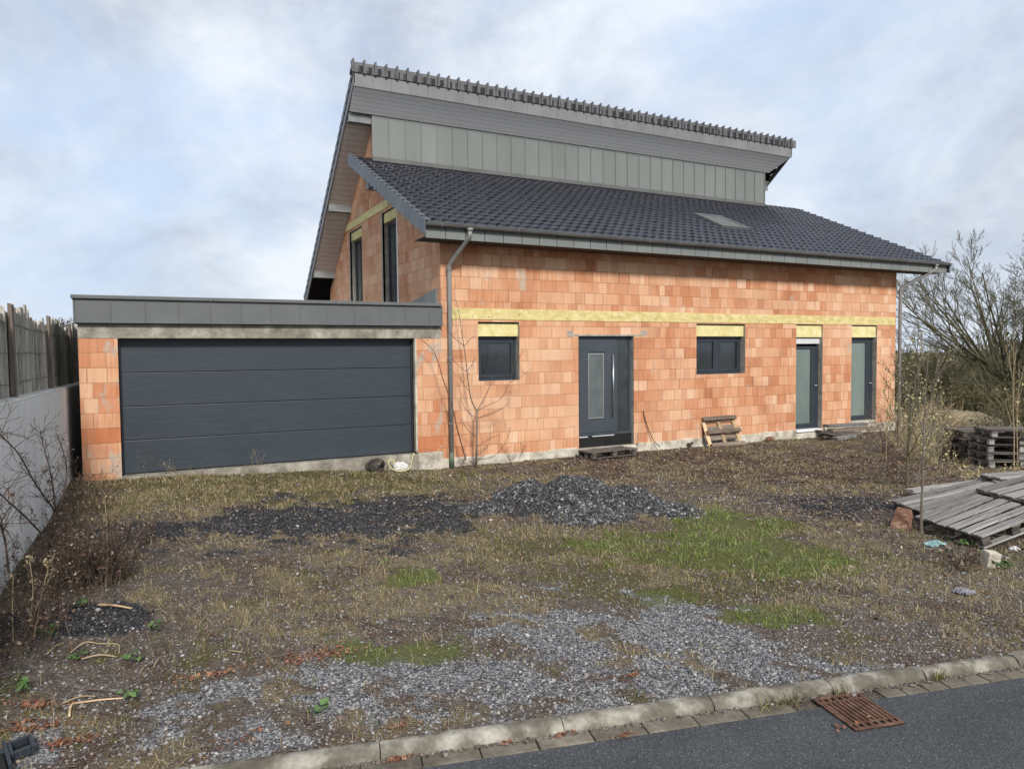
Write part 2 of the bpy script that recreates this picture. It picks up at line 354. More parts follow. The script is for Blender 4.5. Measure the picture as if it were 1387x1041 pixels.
def leafy(name, stops, transl=.25):
    m, nt, b = nm(name, .65, .25); g = N(nt, 'NewGeometry').outputs['Random Per Island']
    setc(nt, b, ramp(nt, g, stops)); return m
M['bud'] = leafy('pale_bud', [(0, (.32, .30, .12)), (.5, (.42, .38, .18)), (1, (.55, .48, .30))])
M['hedge'] = leafy('winter_hedge', [(0, (.06, .058, .03)), (.4, (.11, .10, .048)), (.75, (.16, .14, .07)), (1, (.25, .20, .115))])
M['hedge_dark'] = leafy('dark_hedge', [(0, (.035, .042, .026)), (.5, (.07, .075, .042)), (1, (.13, .125, .075))])
M['ivy'] = leafy('fence_leaf', [(0, (.06, .05, .045)), (.5, (.14, .12, .12)), (1, (.34, .33, .36))])
M['weed_green'] = leafy('weed_leaf', [(0, (.035, .07, .02)), (.5, (.065, .12, .035)), (1, (.11, .18, .06))])
M['grass_green'] = leafy('green_grass', [(0, (.065, .10, .02)), (.4, (.13, .19, .04)), (.75, (.20, .26, .065)), (.88, (.28, .27, .11)), (1, (.38, .33, .18))])
M['grass_dry'] = leafy('dry_grass', [(0, (.085, .062, .036)), (.35, (.19, .145, .075)), (.7, (.33, .265, .14)), (1, (.50, .42, .26))])
M['grass_olive'] = leafy('olive_grass', [(0, (.05, .047, .017)), (.4, (.115, .105, .035)), (.75, (.185, .168, .055)), (1, (.28, .235, .10))])
M['litter'] = leafy('leaf_litter', [(0, (.045, .026, .018)), (.4, (.105, .062, .042)), (.7, (.17, .11, .08)), (.92, (.27, .20, .15)), (1, (.50, .44, .38))])
M['litter_rust'] = leafy('rusty_leaves', [(0, (.10, .04, .022)), (.5, (.20, .085, .048)), (1, (.33, .18, .11))])
M['stone'] = leafy('gravel_stone', [(0, (.05, .048, .048)), (.3, (.125, .121, .121)), (.6, (.215, .21, .21)), (.95, (.32, .314, .31)), (1, (.40, .39, .38))])
M['stone_dark'] = leafy('dark_gravel_stone', [(0, (.015, .0145, .015)), (.5, (.036, .035, .036)), (.85, (.075, .073, .075)), (.98, (.15, .148, .15)), (1, (.28, .275, .27))])
M['stone_heap'] = leafy('heap_stone', [(0, (.018, .018, .019)), (.4, (.048, .047, .049)), (.78, (.105, .103, .106)), (.94, (.21, .207, .208)), (1, (.38, .375, .37))])
M['stone_brown'] = leafy('brown_gravel_stone', [(0, (.05, .04, .036)), (.35, (.11, .09, .082)), (.65, (.18, .148, .135)), (.95, (.25, .215, .20)), (1, (.34, .31, .29))])
for k in ('stone', 'stone_dark', 'stone_brown', 'stone_heap'): M[k].node_tree.nodes['Principled BSDF'].inputs['Roughness'].default_value = .8

# ------------------------------------------------------------------ ground
def ell(x, y, u, v, rx, ry, seed=0, soft=.45):
    c = gp(u, v); dx = x-c.x; dy = y-c.y
    a = math.atan2(c.x-CAM.x, c.y-CAM.y); ca, sa = math.cos(a), math.sin(a)
    q = np.hypot((dx*ca-dy*sa)/rx, (dx*sa+dy*ca)/ry)
    q = q+(fbm(x*1.8, y*1.8, 11+seed, 3)-.5)*1.5+(fbm(x*7, y*7, 40+seed, 3)-.5)*.9
    return sstep(1+soft, 1-soft, q)
def zones(x, y):
    t, s = kst(x, y); mx = np.maximum
    n1 = fbm(x*.8, y*.8, 21, 4); n2 = fbm(x*2.4, y*2.4, 22, 4)
    grav = mx(ell(x, y, 820, 870, 1.15, .95, 1), ell(x, y, 620, 950, 1.3, .4, 2)*.8)
    grav = mx(grav, ell(x, y, 1000, 890, .9, .35, 3))
    grav = mx(grav, .6*sstep(-.55, -.2, s+(n2-.5)*.7)*sstep(4.2, 3.0, t))
    grav = mx(grav, .62*ell(x, y, 380, 945, 1.6, .55, 4))
    grav = grav*(.30+.70*sstep(.36, .52, fbm(x*3.1, y*3.1, 51, 4)))
    blk = mx(ell(x, y, 470, 700, 1.6, 1.25, 5), ell(x, y, 335, 712, .7, .5, 6))
    blk = mx(blk, ell(x, y, 110, 842, .45, .35, 7)); blk = mx(blk, ell(x, y, 190, 722, .5, .55, 8)*.8)
    blk = mx(blk, ell(x, y, 1140, 685, .9, .8, 9)*.75); blk = mx(blk, ell(x, y, 770, 685, 1.1, 1.2, 10)*.7)
    blk = mx(blk, ell(x, y, 610, 690, .9, .7, 14)*.7)
    grn = mx(ell(x, y, 960, 706, .8, .95, 12), ell(x, y, 960, 750, 1.25, .65, 13))
    grn = mx(grn, ell(x, y, 900, 808, .45, .3, 15)); grn = mx(grn, ell(x, y, 1040, 830, .35, .25, 16)*.9)
    grn = mx(grn, ell(x, y, 545, 882, .5, .24, 17)); grn = mx(grn, ell(x, y, 563, 780, .22, .25, 18)*.9)
    grn = mx(grn, ell(x, y, 1070, 752, .5, .35, 19)*.9)
    moss = mx(ell(x, y, 770, 740, 1.0, .7, 20), ell(x, y, 930, 785, 1.7, .8, 23)*.8)
    moss = mx(moss, ell(x, y, 450, 660, 3.0, 1.3, 24)*.45)
    moss = mx(moss, ell(x, y, 640, 720, .7, .5, 25)*.5)
    olive = ell(x, y, 330, 655, 3.0, 2.0, 26)
    straw = sstep(.46, .60, fbm(x*1.9+5, y*1.9, 31, 4))*(.35+.65*sstep(.40, .55, fbm(x*8, y*8, 32, 2)))
    lit = mx(ell(x, y, 1000, 628, 4.5, 2.2, 27), ell(x, y, 1250, 690, 2.5, 2.0, 28)*.5)
    n3 = fbm(x*2.7, y*2.7, 71, 4); moss = mx(moss, .55*sstep(.54, .66, n3)*(1-lit*.5)); lit = mx(lit, .5*sstep(.50, .62, fbm(x*2.2, y*2.2, 72, 4)))
    pink = ell(x, y, 1030, 676, .9, .6, 29)
    fn = (fbm(x*11, y*11, 81, 4)-.5)*1.3
    def cr(z): return sstep(.22, .72, z+fn*np.clip(z*3, 0, 1))
    grav = cr(grav); blk = cr(blk); grn = cr(grn); moss = cr(moss)*.9
    return dict(grav=grav, blk=blk, grn=grn, moss=moss, olive=olive, straw=straw, lit=lit, pink=pink, s=s, t=t)

def gaps(lo, hi, fine_lo, fine_hi, step, extra=()):
    a = list(np.arange(fine_lo, fine_hi, step)); g = step
    x = fine_hi
    while x < hi: a.append(x); g *= 1.35; x += g
    a.append(hi); g = step; x = fine_lo-step
    while x > lo: a.append(x); g *= 1.35; x -= g
    a.append(lo); a += list(extra); return np.array(sorted(set(np.round(a, 4))))
def ground_mat():
    m, nt, b = nm('ground_soil', .95, .15)
    A = N(nt, 'Attribute', attribute_name='zone'); sp = N(nt, 'SeparateColor'); nt.links.new(A.outputs['Color'], sp.inputs[0])
    A2 = N(nt, 'Attribute', attribute_name='zone_b'); sp2 = N(nt, 'SeparateColor'); nt.links.new(A2.outputs['Color'], sp2.inputs[0])
    vec = coords(nt)
    v = N(nt, 'TexVoronoi'); nt.links.new(vec, v.inputs['Vector']); I(nt, v, Scale=62., Randomness=1.)
    v2 = N(nt, 'TexVoronoi'); nt.links.new(vec, v2.inputs['Vector']); I(nt, v2, Scale=95., Randomness=1.)
    cell = N(nt, 'SeparateColor'); nt.links.new(v.outputs['Color'], cell.inputs[0])
    cell2 = N(nt, 'SeparateColor'); nt.links.new(v2.outputs['Color'], cell2.inputs[0])
    n1 = noise(nt, vec, 2.2, 8, .68); n3 = noise(nt, vec, 14, 6, .7); n4 = noise(nt, vec, 70, 4, .7)
    nb = noise(nt, vec, 11, 7, .72); nc = noise(nt, vec, 27, 5, .7)
    nd = math_(nt, 'ADD', math_(nt, 'MULTIPLY', math_(nt, 'SUBTRACT', nb, .5), 1.6), math_(nt, 'MULTIPLY', math_(nt, 'SUBTRACT', nc, .5), 1.0))
    def crisp(z): 
        r = N(nt, 'MapRange', interpolation_type='SMOOTHSTEP'); r.inputs[1].default_value = .28; r.inputs[2].default_value = .72
        nt.links.new(math_(nt, 'ADD', z, math_(nt, 'MULTIPLY', nd, math_(nt, 'MINIMUM', math_(nt, 'MULTIPLY', z, 3.), 1.))), r.inputs[0]); return r.outputs[0]
    soil = ramp(nt, n3, [(.3, (.062, .045, .033)), (.5, (.125, .097, .074)), (.7, (.21, .172, .136))])
    soil = mix(nt, .6, soil, ramp(nt, n4, [(.3, .3), (.7, .7)]), 'OVERLAY')
    soil = mix(nt, ramp(nt, n1, [(.4, 0), (.65, .6)]), soil, ramp(nt, cell.outputs[0], [(0, (.06, .05, .045)), (.6, (.14, .12, .108)), (1, (.30, .27, .25))]))
    lit = ramp(nt, cell2.outputs[0], [(0, (.035, .020, .015)), (.5, (.085, .052, .038)), (1, (.17, .115, .085))])
    c = mix(nt, crisp(sp2.outputs[0]), soil, lit)
    ol = ramp(nt, n4, [(.3, (.046, .042, .013)), (.7, (.165, .148, .05))])
    c = mix(nt, math_(nt, 'MULTIPLY', crisp(sp2.outputs[1]), .75), c, ol)
    st = ramp(nt, n4, [(.3, (.11, .086, .05)), (.7, (.33, .27, .16))])
    c = mix(nt, math_(nt, 'MULTIPLY', crisp(sp2.outputs[2]), .7), c, st)
    gr = ramp(nt, cell.outputs[0], [(0, (.05, .05, .055)), (.5, (.155, .155, .165)), (1, (.36, .36, .37))])
    c = mix(nt, crisp(sp.outputs[0]), c, gr)
    bk = ramp(nt, cell2.outputs[0], [(0, (.012, .012, .014)), (.6, (.038, .038, .043)), (1, (.13, .13, .14))])
    c = mix(nt, crisp(sp.outputs[2]), c, bk)
    gn = ramp(nt, n4, [(.3, (.055, .066, .016)), (.7, (.17, .185, .055))])
    c = mix(nt, math_(nt, 'MULTIPLY', crisp(sp.outputs[1]), .75), c, gn)
    pw = N(nt, 'TexCoord'); ps = N(nt, 'SeparateXYZ'); nt.links.new(pw.outputs['Object'], ps.inputs[0])
    far = math_(nt, 'ADD', ps.outputs[0], math_(nt, 'MULTIPLY', math_(nt, 'MAXIMUM', ps.outputs[1], 0.), .8))
    fr_ = N(nt, 'MapRange', interpolation_type='SMOOTHSTEP'); fr_.inputs[1].default_value = 24; fr_.inputs[2].default_value = 40; nt.links.new(math_(nt, 'ADD', far, math_(nt, 'MULTIPLY', n1, 6.)), fr_.inputs[0])
    md = ramp(nt, noise(nt, coords(nt, (.03, .03, .03)), 2.2, 5, .6), [(.3, (.15, .165, .085)), (.5, (.24, .235, .14)), (.7, (.30, .28, .19))])
    c = mix(nt, fr_.outputs[0], c, md)
    setc(nt, b, c)
    h = math_(nt, 'ADD', math_(nt, 'MULTIPLY', v.outputs['Distance'], -1.2), n4)
    bump(nt, b, h, .9, .02); return m
ts = gaps(-900, 900, -9, 26, .1); ss = gaps(-900, 900, -14, .0, .1, (.02, .06, 9.1, 9.3))
TT, SS = np.meshgrid(ts, ss, indexing='ij'); GX, GY = kxy(TT, SS)
GZ = height(GX, GY); nT, nS = TT.shape
gm = bpy.data.meshes.new('ground'); gm.vertices.add(nT*nS)
gm.vertices.foreach_set('co', np.stack([GX, GY, GZ], -1).ravel())
ii = (np.arange(nT-1)[:, None]*nS+np.arange(nS-1)[None]).ravel()
quads = np.stack([ii, ii+1, ii+nS+1, ii+nS], -1)
gm.loops.add(quads.size); gm.loops.foreach_set('vertex_index', quads.ravel().astype(np.int32))
gm.polygons.add(len(quads)); gm.polygons.foreach_set('loop_start', np.arange(0, quads.size, 4, dtype=np.int32))
gm.polygons.foreach_set('use_smooth', np.ones(len(quads), bool)); gm.update(); gm.validate()
Z = zones(GX, GY)
for nme, chans in (('zone', ('grav', 'grn', 'blk')), ('zone_b', ('lit', 'olive', 'straw'))):
    a = gm.attributes.new(nme, 'FLOAT_COLOR', 'POINT')
    d = np.ones((nT*nS, 4), np.float32)
    for i, ch in enumerate(chans): d[:, i] = (np.maximum(Z[ch], .95*Z['moss']) if ch == 'olive' else Z[ch]).ravel()
    a.data.foreach_set('color', d.ravel())
M['ground'] = ground_mat(); gm.materials.append(M['ground'])
ground = bpy.data.objects.new('ground', gm); COL.objects.link(ground); tag(ground, kind='structure')

# road, gutter and kerb
def strip(name, mat, s0, s1, z, t0, t1):
    p = [kxy(t0, s0), kxy(t1, s0), kxy(t1, s1), kxy(t0, s1)]
    o = MB().add([(a, b, z) for a, b in p], [(3, 2, 1, 0)]).build(name, mat); tag(o, kind='structure'); return o
def asphalt():
    m, nt, b = nm('asphalt', .85, .3); vec = coords(nt)
    v = N(nt, 'TexVoronoi'); nt.links.new(vec, v.inputs['Vector']); I(nt, v, Scale=140.)
    cell = N(nt, 'SeparateColor'); nt.links.new(v.outputs['Color'], cell.inputs[0])
    c = ramp(nt, cell.outputs[0], [(0, (.032, .034, .037)), (.6, (.054, .057, .062)), (.93, (.078, .081, .087)), (.99, (.105, .106, .11)), (1, (.22, .22, .22))])
    c = mix(nt, .8, c, ramp(nt, noise(nt, vec, 1.3, 6, .65), [(.3, .36), (.7, .62)]), 'OVERLAY')
    sp = ramp(nt, noise(nt, vec, 38, 2, .5), [(.76, 0), (.78, .8)])
    c = mix(nt, sp, c, (.26, .25, .235))
    setc(nt, b, c); bump(nt, b, v.outputs['Distance'], .55, .006)
    nt.links.new(ramp(nt, noise(nt, vec, 2.5, 5), [(.35, .62), (.65, .88)]), b.inputs['Roughness']); return m
M['asphalt'] = asphalt()
strip('road', M['asphalt'], .216, 8.9, ROADZ, -400, 400)
M['kerb'] = noisy('kerb_concrete', [(.34, (.085, .073, .055)), (.48, (.15, .135, .107)), (.56, (.25, .23, .19)), (.68, (.37, .345, .295))], 4.5, (1, 1, 1), rough=.92, bmp=.6, fine=38, bdist=.01)
M['gutter_block'] = noisy('gutter_block', [(.3, (.085, .07, .052)), (.5, (.14, .12, .092)), (.72, (.25, .22, .175))], 4.5, rough=.92, bmp=.5, fine=34, island=.18)
kb = MB(); gb = MB(); joints = [-30+i*1.0 for i in range(30)]+[-.05, .91, 1.94, 2.89, 3.72, 4.42, 5.18]+[6.1+i for i in range(40)]
prof = [(-.012, -.3), (-.012, -.012), (-.004, -.002), (.035, .001), (.060, -.004), (.080, -.015), (.093, -.034), (.100, -.075), (.100, -.3)]
krn = random.Random(3)
for a, b_ in zip(joints, joints[1:]):
    n = 9; dz = krn.uniform(-.006, .006); ds = krn.uniform(-.006, .006); base = len(kb.v); g = .003
    for i in range(n):
        t = a+g+(b_-a-2*g)*i/(n-1); e = .006 if i in (0, n-1) else 0
        for (s, z) in prof:
            x, y = kxy(t, s+ds+krn.gauss(0, .0022)-(e*.5 if s > .05 else 0))
            kb.v.append((x, y, z+dz-(e if z > -.05 else 0)+(krn.gauss(0, .0022) if z > -.2 else 0)))
    P = len(prof)
    for i in range(n-1):
        for j in range(P-1): kb.f.append((base+i*P+j, base+i*P+j+1, base+(i+1)*P+j+1, base+(i+1)*P+j)); kb.m.append(0)
    kb.f.append(tuple(base+j for j in range(P))); kb.m.append(0)
    kb.f.append(tuple(base+(n-1)*P+j for j in reversed(range(P)))); kb.m.append(0)
tag(kb.build('kerb', M['kerb'], smooth=True), kind='structure')
kerb_ob = bpy.data.objects['kerb']; em = kerb_ob.modifiers.new('split', 'EDGE_SPLIT'); em.split_angle = R(50)
t = -20.; 
while t < 24:
    L = .32 if t < 3.5 else .16
    if not (3.47 < t+L*.5 < 3.93):
        z = ROADZ+.006+krn.uniform(-.003, .004); g = .004
        p = [kxy(t+g, .106), kxy(t+L-g, .106), kxy(t+L-g, .224), kxy(t+g, .224)]
        gb.hexa([(*q, -.3) for q in reversed(p)]+[(*q, z+krn.uniform(-.002, .002)) for q in reversed(p)])
    t += L
tag(gb.build('gutter', M['gutter_block'], bevel=.006), kind='structure')
MB().add([(*kxy(-30, .1), ROADZ-.012), (*kxy(40, .1), ROADZ-.012), (*kxy(40, .26), ROADZ-.012), (*kxy(-30, .26), ROADZ-.012)], [(3, 2, 1, 0)]).build('gutter_bed', M['ground']); tag(bpy.data.objects['gutter_bed'], kind='structure')
# drain grate
M['rust'] = noisy('rusty_cast_iron', [(.3, (.05, .025, .017)), (.5, (.10, .05, .032)), (.7, (.17, .095, .065))], 14, rough=.85, bmp=.4, fine=60)
gx, gy = kxy(3.70, .318); gr = empty('drain_grate', (gx, gy, ROADZ-.010), (0, 0, math.atan2(KD[1], KD[0])))
tag(gr, 'rusty cast iron drain grate set in the asphalt against the kerb', 'drain grate')
hw, hd = .165, .190
MB().box(-hw, hw, -hd, hd, .0125, .0130).build('pit_shade', M['dark_void'], gr)  # thin black plate painted as the darkness below the bars
f_ = MB(); f_.box(-hw, -hw+.02, -hd, hd, .0135, .024); f_.box(hw-.02, hw, -hd, hd, .0135, .024); f_.box(-hw+.02, hw-.02, -hd, -hd+.02, .0135, .024); f_.box(-hw+.02, hw-.02, hd-.02, hd, .0135, .024)
f_.build('frame', M['rust'], gr, bevel=.003)
b_ = MB()
for k in range(9):
    x = -hw+.036+k*(2*hw-.072)/8; b_.box(x-.011, x+.011, -hd+.0705, hd-.0705, .0135, .0225)
for ysgn in (-1, 1):
    b_.box(-hw+.02, hw-.02, min(ysgn*(hd-.07), ysgn*(hd-.058)), max(ysgn*(hd-.07), ysgn*(hd-.058)), .0135, .023)
    for k in range(6):
        x = -hw+.045+k*(2*hw-.09)/5; b_.box(x-.012, x+.012, min(ysgn*(hd-.0575), ysgn*(hd-.0205)), max(ysgn*(hd-.0575), ysgn*(hd-.0205)), .0135, .0225)
b_.build('bars', M['rust'], gr, bevel=.003)

# ------------------------------------------------------------------ house
house = empty('brick_house'); tag(house, 'unfinished orange clay block house with two offset tiled roofs and zinc clad upper wall', 'house')
def poly_wall(name, outline, holes, to3, depth, mats, parent, reveal_mi=0):
    """flat wall with openings: outline and holes in wall plane coordinates, to3(a, b, d) gives the point d metres into the wall"""
    loops = [outline]+holes; pts = [p for l in loops for p in l]
    tri = tessellate_polygon([[Vector((*p, 0)) for p in l] for l in loops])
    mb = MB(); n = len(pts)
    mb.v = [tuple(to3(a, b, 0)) for a, b in pts]+[tuple(to3(a, b, depth)) for a, b in pts]
    for t in tri:
        mb.f.append(tuple(t)); mb.m.append(0); mb.f.append(tuple(i+n for i in reversed(t))); mb.m.append(0)
    k = 0
    for li, l in enumerate(loops):
        m = len(l)
        for i in range(m):
            j = (i+1) % m; mb.f.append((k+i, k+j, k+j+n, k+i+n)); mb.m.append(reveal_mi if li else 0)
        k += m
    o = mb.build(name, mats, parent)
    bm = bmesh.new(); bm.from_mesh(o.data); bmesh.ops.recalc_face_normals(bm, faces=bm.faces); bm.to_mesh(o.data); bm.free(); return o
def rect(a0, a1, b0, b1): return [(a0, b0), (a1, b0), (a1, b1), (a0, b1)]
LX = 13.78; DY = 9.25; S1 = .473; S2 = .775
def z1(y): return 4.5+S1*(y+.62)           # tile surface of the lower roof
def z2(y): return 8.86-S2*(y-3.6)          # top of the upper roof
OPEN = dict(w1=(.79, 1.72, 1.53, 2.72), w2=(6.46, 8.02, 1.53, 2.74), door=(3.16, 4.63, -.02, 2.44), d3=(9.80, 10.79, -.05, 2.75), d4=(11.93, 12.98, .06, 2.75))
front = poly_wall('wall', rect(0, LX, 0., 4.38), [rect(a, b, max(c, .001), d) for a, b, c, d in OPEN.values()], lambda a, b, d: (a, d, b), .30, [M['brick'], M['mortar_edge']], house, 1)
zt = lambda y: z1(y)-.22
gable = [(.301, .0), (DY, .0), (DY, z2(DY)-.40), (4.275, z2(4.275)-.40), (4.275, zt(4.275)), (.301, zt(.301))]
gw = [(2.58, 3.72, 3.02, 5.46), (5.55, 6.76, 3.02, 5.46)]
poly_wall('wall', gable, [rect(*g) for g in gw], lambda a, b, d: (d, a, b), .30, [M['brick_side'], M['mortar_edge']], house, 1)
MB().box(0, .2995, .3005, .3008, .0, 4.2).build('wall', M['brick_side'], house)
rgl = [(.301, .0), (DY, .0), (DY, zt(4.62)), (4.62, zt(4.62)), (.301, zt(.301))]
poly_wall('wall', rgl, [], lambda a, b, d: (LX-d, a, b), .30, [M['brick_side']], house)
rgu = [(4.81, 3.9), (DY-.302, 3.9), (DY-.302, z2(DY-.302)-.40), (4.81, z2(4.81)-.40)]
poly_wall('wall', rgu, [], lambda a, b, d: (13.098-d, a, b), .20, [M['brick_side']], house)
poly_wall('wall', rect(.301, LX-.301, .0, z2(DY)-.42), [], lambda a, b, d: (a, DY-d, b), .30, [M['brick_side']], house)
# plinth
pl = MB(); prn = random.Random(5)
def plinth_run(x0, x1, ztop):
    n = max(2, int((x1-x0)/.25)); xs = np.linspace(x0, x1, n+1); b0 = len(pl.v)
    for x in xs:
        z = ztop+prn.uniform(-.022, .012); o = -.03+prn.uniform(-.012, .008)
        pl.v += [(x, o-.02, -.6), (x, o, z-.02), (x, o+.012, z), (x, .02, z+.004)]
    for i in range(n):
        for j in range(3): q = b0+i*4+j; pl.f.append((q, q+4, q+5, q+1)); pl.m.append(0)
plinth_run(.0, 3.1, .03); plinth_run(3.1, 4.7, -.03); plinth_run(4.7, 9.75, .03); plinth_run(9.75, 10.85, -.06); plinth_run(10.85, 13.8, .05)
pl.box(0, LX, .0, DY, -.8, -.001)
pl.build('plinth', M['plinth'], house)
# insulation band with pins
band = MB().box(.20, 13.74, -.012, .05, 2.765, 2.985).build('insulation_band', M['insul'], house)
pin0 = MB().tube([(0, -.0125, 0), (0, -.018, 0)], .009, 6).build('pin', M['pin'], band)
for k in range(70):
    x = prn.uniform(.3, 13.6); z = prn.uniform(2.80, 2.96)
    if k: pn = pin0.copy(); COL.objects.link(pn)
    else: pn = pin0
    pn.location = (x, 0, z)
MB().box(-.012, .05, 3.2, 7.15, 5.53, 5.72).build('insulation_band', M['insul_pale'], house)
# lintel mortar over the door
lm = MB().box(3.02, 4.85, -.006, .02, 2.4405, 2.475); lm.box(2.88, 3.03, -.005, .02, 2.42, 2.55); lm.box(4.83, 5.0, -.005, .02, 2.46, 2.56)
lm.build('lintel', M['mortar_edge'], house)
def frame_ring(mb, x0, x1, z0, z1_, y0, y1, w, T=lambda x, y, z: (x, y, z)):
    for (a, b, c, d) in ((x0, x0+w, z0, z1_), (x1-w, x1, z0, z1_), (x0+w, x1-w, z1_-w, z1_), (x0+w, x1-w, z0, z0+w)):
        s = len(mb.v); mb.box(a, b, y0, y1, c, d); mb.v[s:] = [T(*v) for v in mb.v[s:]]
def quad_box(mb, x0, x1, y0, y1, a, b, T): s = len(mb.v); mb.box(x0, x1, y0, y1, a, b); mb.v[s:] = [T(*v) for v in mb.v[s:]]
# small windows
def window(x0, x1, z0, zi, ztop, leaves, glass='glass_dark'):
    y = .16
    fr = MB(); frame_ring(fr, x0+.002, x1-.002, z0+.002, zi, y, y+.08, .055); 
    if leaves == 2:
        mx_ = (x0+x1)/2; fr.box(mx_-.05, mx_+.05, y-.008, y+.07, z0+.058, zi-.056)
    w = fr.build('window', M['anthracite'], house, bevel=.004)
    edges = [(x0+.06, x1-.06)] if leaves == 1 else [(x0+.06, mx_-.052), (mx_+.052, x1-.06)]
    for a, b in edges:
        sa = MB(); frame_ring(sa, a, b, z0+.06, zi-.06, y-.012, y+.06, .065); sa.build('sash', M['anthracite'], w, bevel=.006)
        MB().box(a+.06, b-.06, y+.02, y+.04, z0+.12, zi-.12).build('pane', M[glass], w)
    MB().box(x0+.002, x1-.004, y-.10, y+.05, zi+.012, ztop-.03).build('insulation_panel', M['insul_pale'], w)
    MB().box(x0+.002, x1-.002, y-.03, y+.07, zi+.0005, zi+.0115).build('shutter_rail', M['black' if leaves == 1 else 'white_alu'], w)
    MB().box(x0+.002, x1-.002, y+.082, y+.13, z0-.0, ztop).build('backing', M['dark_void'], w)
    return w
window(.79, 1.72, 1.53, 2.42, 2.72, 1); window(6.46, 8.02, 1.53, 2.43, 2.74, 2)
# french doors
def french(x0, x1, z0, zi, ztop, blind, sillz):
    y = .13; fr = MB(); frame_ring(fr, x0+.002, x1-.002, z0+.07, zi, y, y+.08, .06)
    w = fr.build('terrace_door', M['anthracite'], house, bevel=.004)
    zt_ = zi-(.16 if blind else .0)
    sa = MB(); frame_ring(sa, x0+.065, x1-.065, z0+.135, zt_-.065, y-.012, y+.06, .07)
    sa.box(x1-.30, x1-.136, y-.010, y+.05, z0+.206, zt_-.136)
    sa.build('sash', M['anthracite'], w, bevel=.006)
    MB().box(x0+.13, x1-.29, y+.015, y+.03, z0+.20, zt_-.13).build('pane', M['glass_frost'], w)
    if blind: MB().box(x0+.004, x1-.004, y-.035, y+.02, zt_-.0, zi-.012).build('shutter_box', M['white_alu'], w, bevel=.008)
    MB().box(x0+.002, x1-.004, y-.09, y+.05, zi+.012, ztop-.03).build('insulation_panel', M['insul_pale'], w)
    MB().box(x0-.0, x1-.05, -.05, y+.02, z0+.005, z0+.065).build('sill', M[sillz], w, bevel=.008)
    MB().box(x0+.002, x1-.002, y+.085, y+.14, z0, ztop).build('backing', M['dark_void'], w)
    hx = x1-.10; MB().tube([(hx, y-.012, 1.15), (hx, y-.05, 1.15), (hx-.09, y-.05, 1.15)], .010, 8).build('handle', M['white_alu'], w, smooth=True)
french(9.80, 10.79, -.05, 2.41, 2.75, True, 'foil'); french(11.93, 12.98, .06, 2.41, 2.75, False, 'plinth')
# front door
x0, x1 = 3.165, 4.625; y = .10
fr = MB(); frame_ring(fr, x0, x1, .25, 2.435, y, y+.09, .06); fr.box(4.18, 4.25, y, y+.085, .311, 2.374)
dr = fr.build('front_door', M['door_paint'], house, bevel=.005)
lf = MB(); frame_ring(lf, x0+.064, 4.176, .314, 2.371, y-.014, y+.05, .28)
lf.build('door_leaf', M['door_paint'], dr, bevel=.006)
MB().box(x0+.34, 3.90, y+.004, y+.03, .59, 2.09).build('door_panel', M['door_paint'], dr)
tr = MB(); frame_ring(tr, 3.46, 3.88, .62, 2.06, y-.022, y+.0035, .03); tr.build('glass_trim', M['steel'], dr, bevel=.003)
MB().box(3.49, 3.85, y-.008, y+.0036, .65, 2.03).build('glazing', M['glass_door'], dr)
MB().box(4.255, 4.56, y+.02, y+.04, .315, 2.37).build('sidelight', M['glass_side'], dr)
MB().tube([(4.09, y-.07, .66), (4.09, y-.07, 2.03)], .017, 10).build('pull_handle', M['steel'], dr, smooth=True)
for z in (.80, 1.90): MB().tube([(4.09, y-.06, z), (4.09, y-.012, z)], .010, 8).build('handle_bracket', M['steel'], dr)
MB().box(x0, x1, y-.01, y+.10, -.02, .2495).build('threshold', M['black'], dr)
ws = MB().box(x0+.05, x0+.28, y-.02, y-.0102, .225, .245); ws.box(x0+.40, x0+.98, y-.02, y-.0102, .228, .246); ws.build('threshold_strip', M['white_alu'], dr)
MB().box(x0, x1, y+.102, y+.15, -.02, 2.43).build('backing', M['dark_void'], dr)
# gable windows
TG = lambda x, y, z: (y, x, z)
for (a, b, c, d) in gw:
    X = .14; fr = MB(); frame_ring(fr, a+.002, b-.002, c, 5.21, X, X+.08, .07, TG)
    w = fr.build('gable_window', M['anthracite'], house, bevel=.004)
    g = MB(); quad_box(g, a+.07, b-.07, X+.03, X+.05, c+.07, 5.14, TG); g.build('pane', M['glass_foil'], w)
    g = MB(); quad_box(g, a+.002, b-.002, X-.1, X+.05, 5.215, d-.03, TG); g.build('insulation_panel', M['insul_pale'], w)
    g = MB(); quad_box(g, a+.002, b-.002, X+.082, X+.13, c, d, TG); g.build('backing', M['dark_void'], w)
    if a < 3:
        g = MB(); quad_box(g, a+.001, a+.05, -.008, X-.002, c, 5.19, TG); g.build('foil_strip', M['foil'], w)
    mo = MB(); 
    for (p, q) in ((b+.0, b+.10),): quad_box(mo, p, q, -.004, .05, c, d, TG)
    mo.build('mortar_edge', M['mortar_edge'], w)

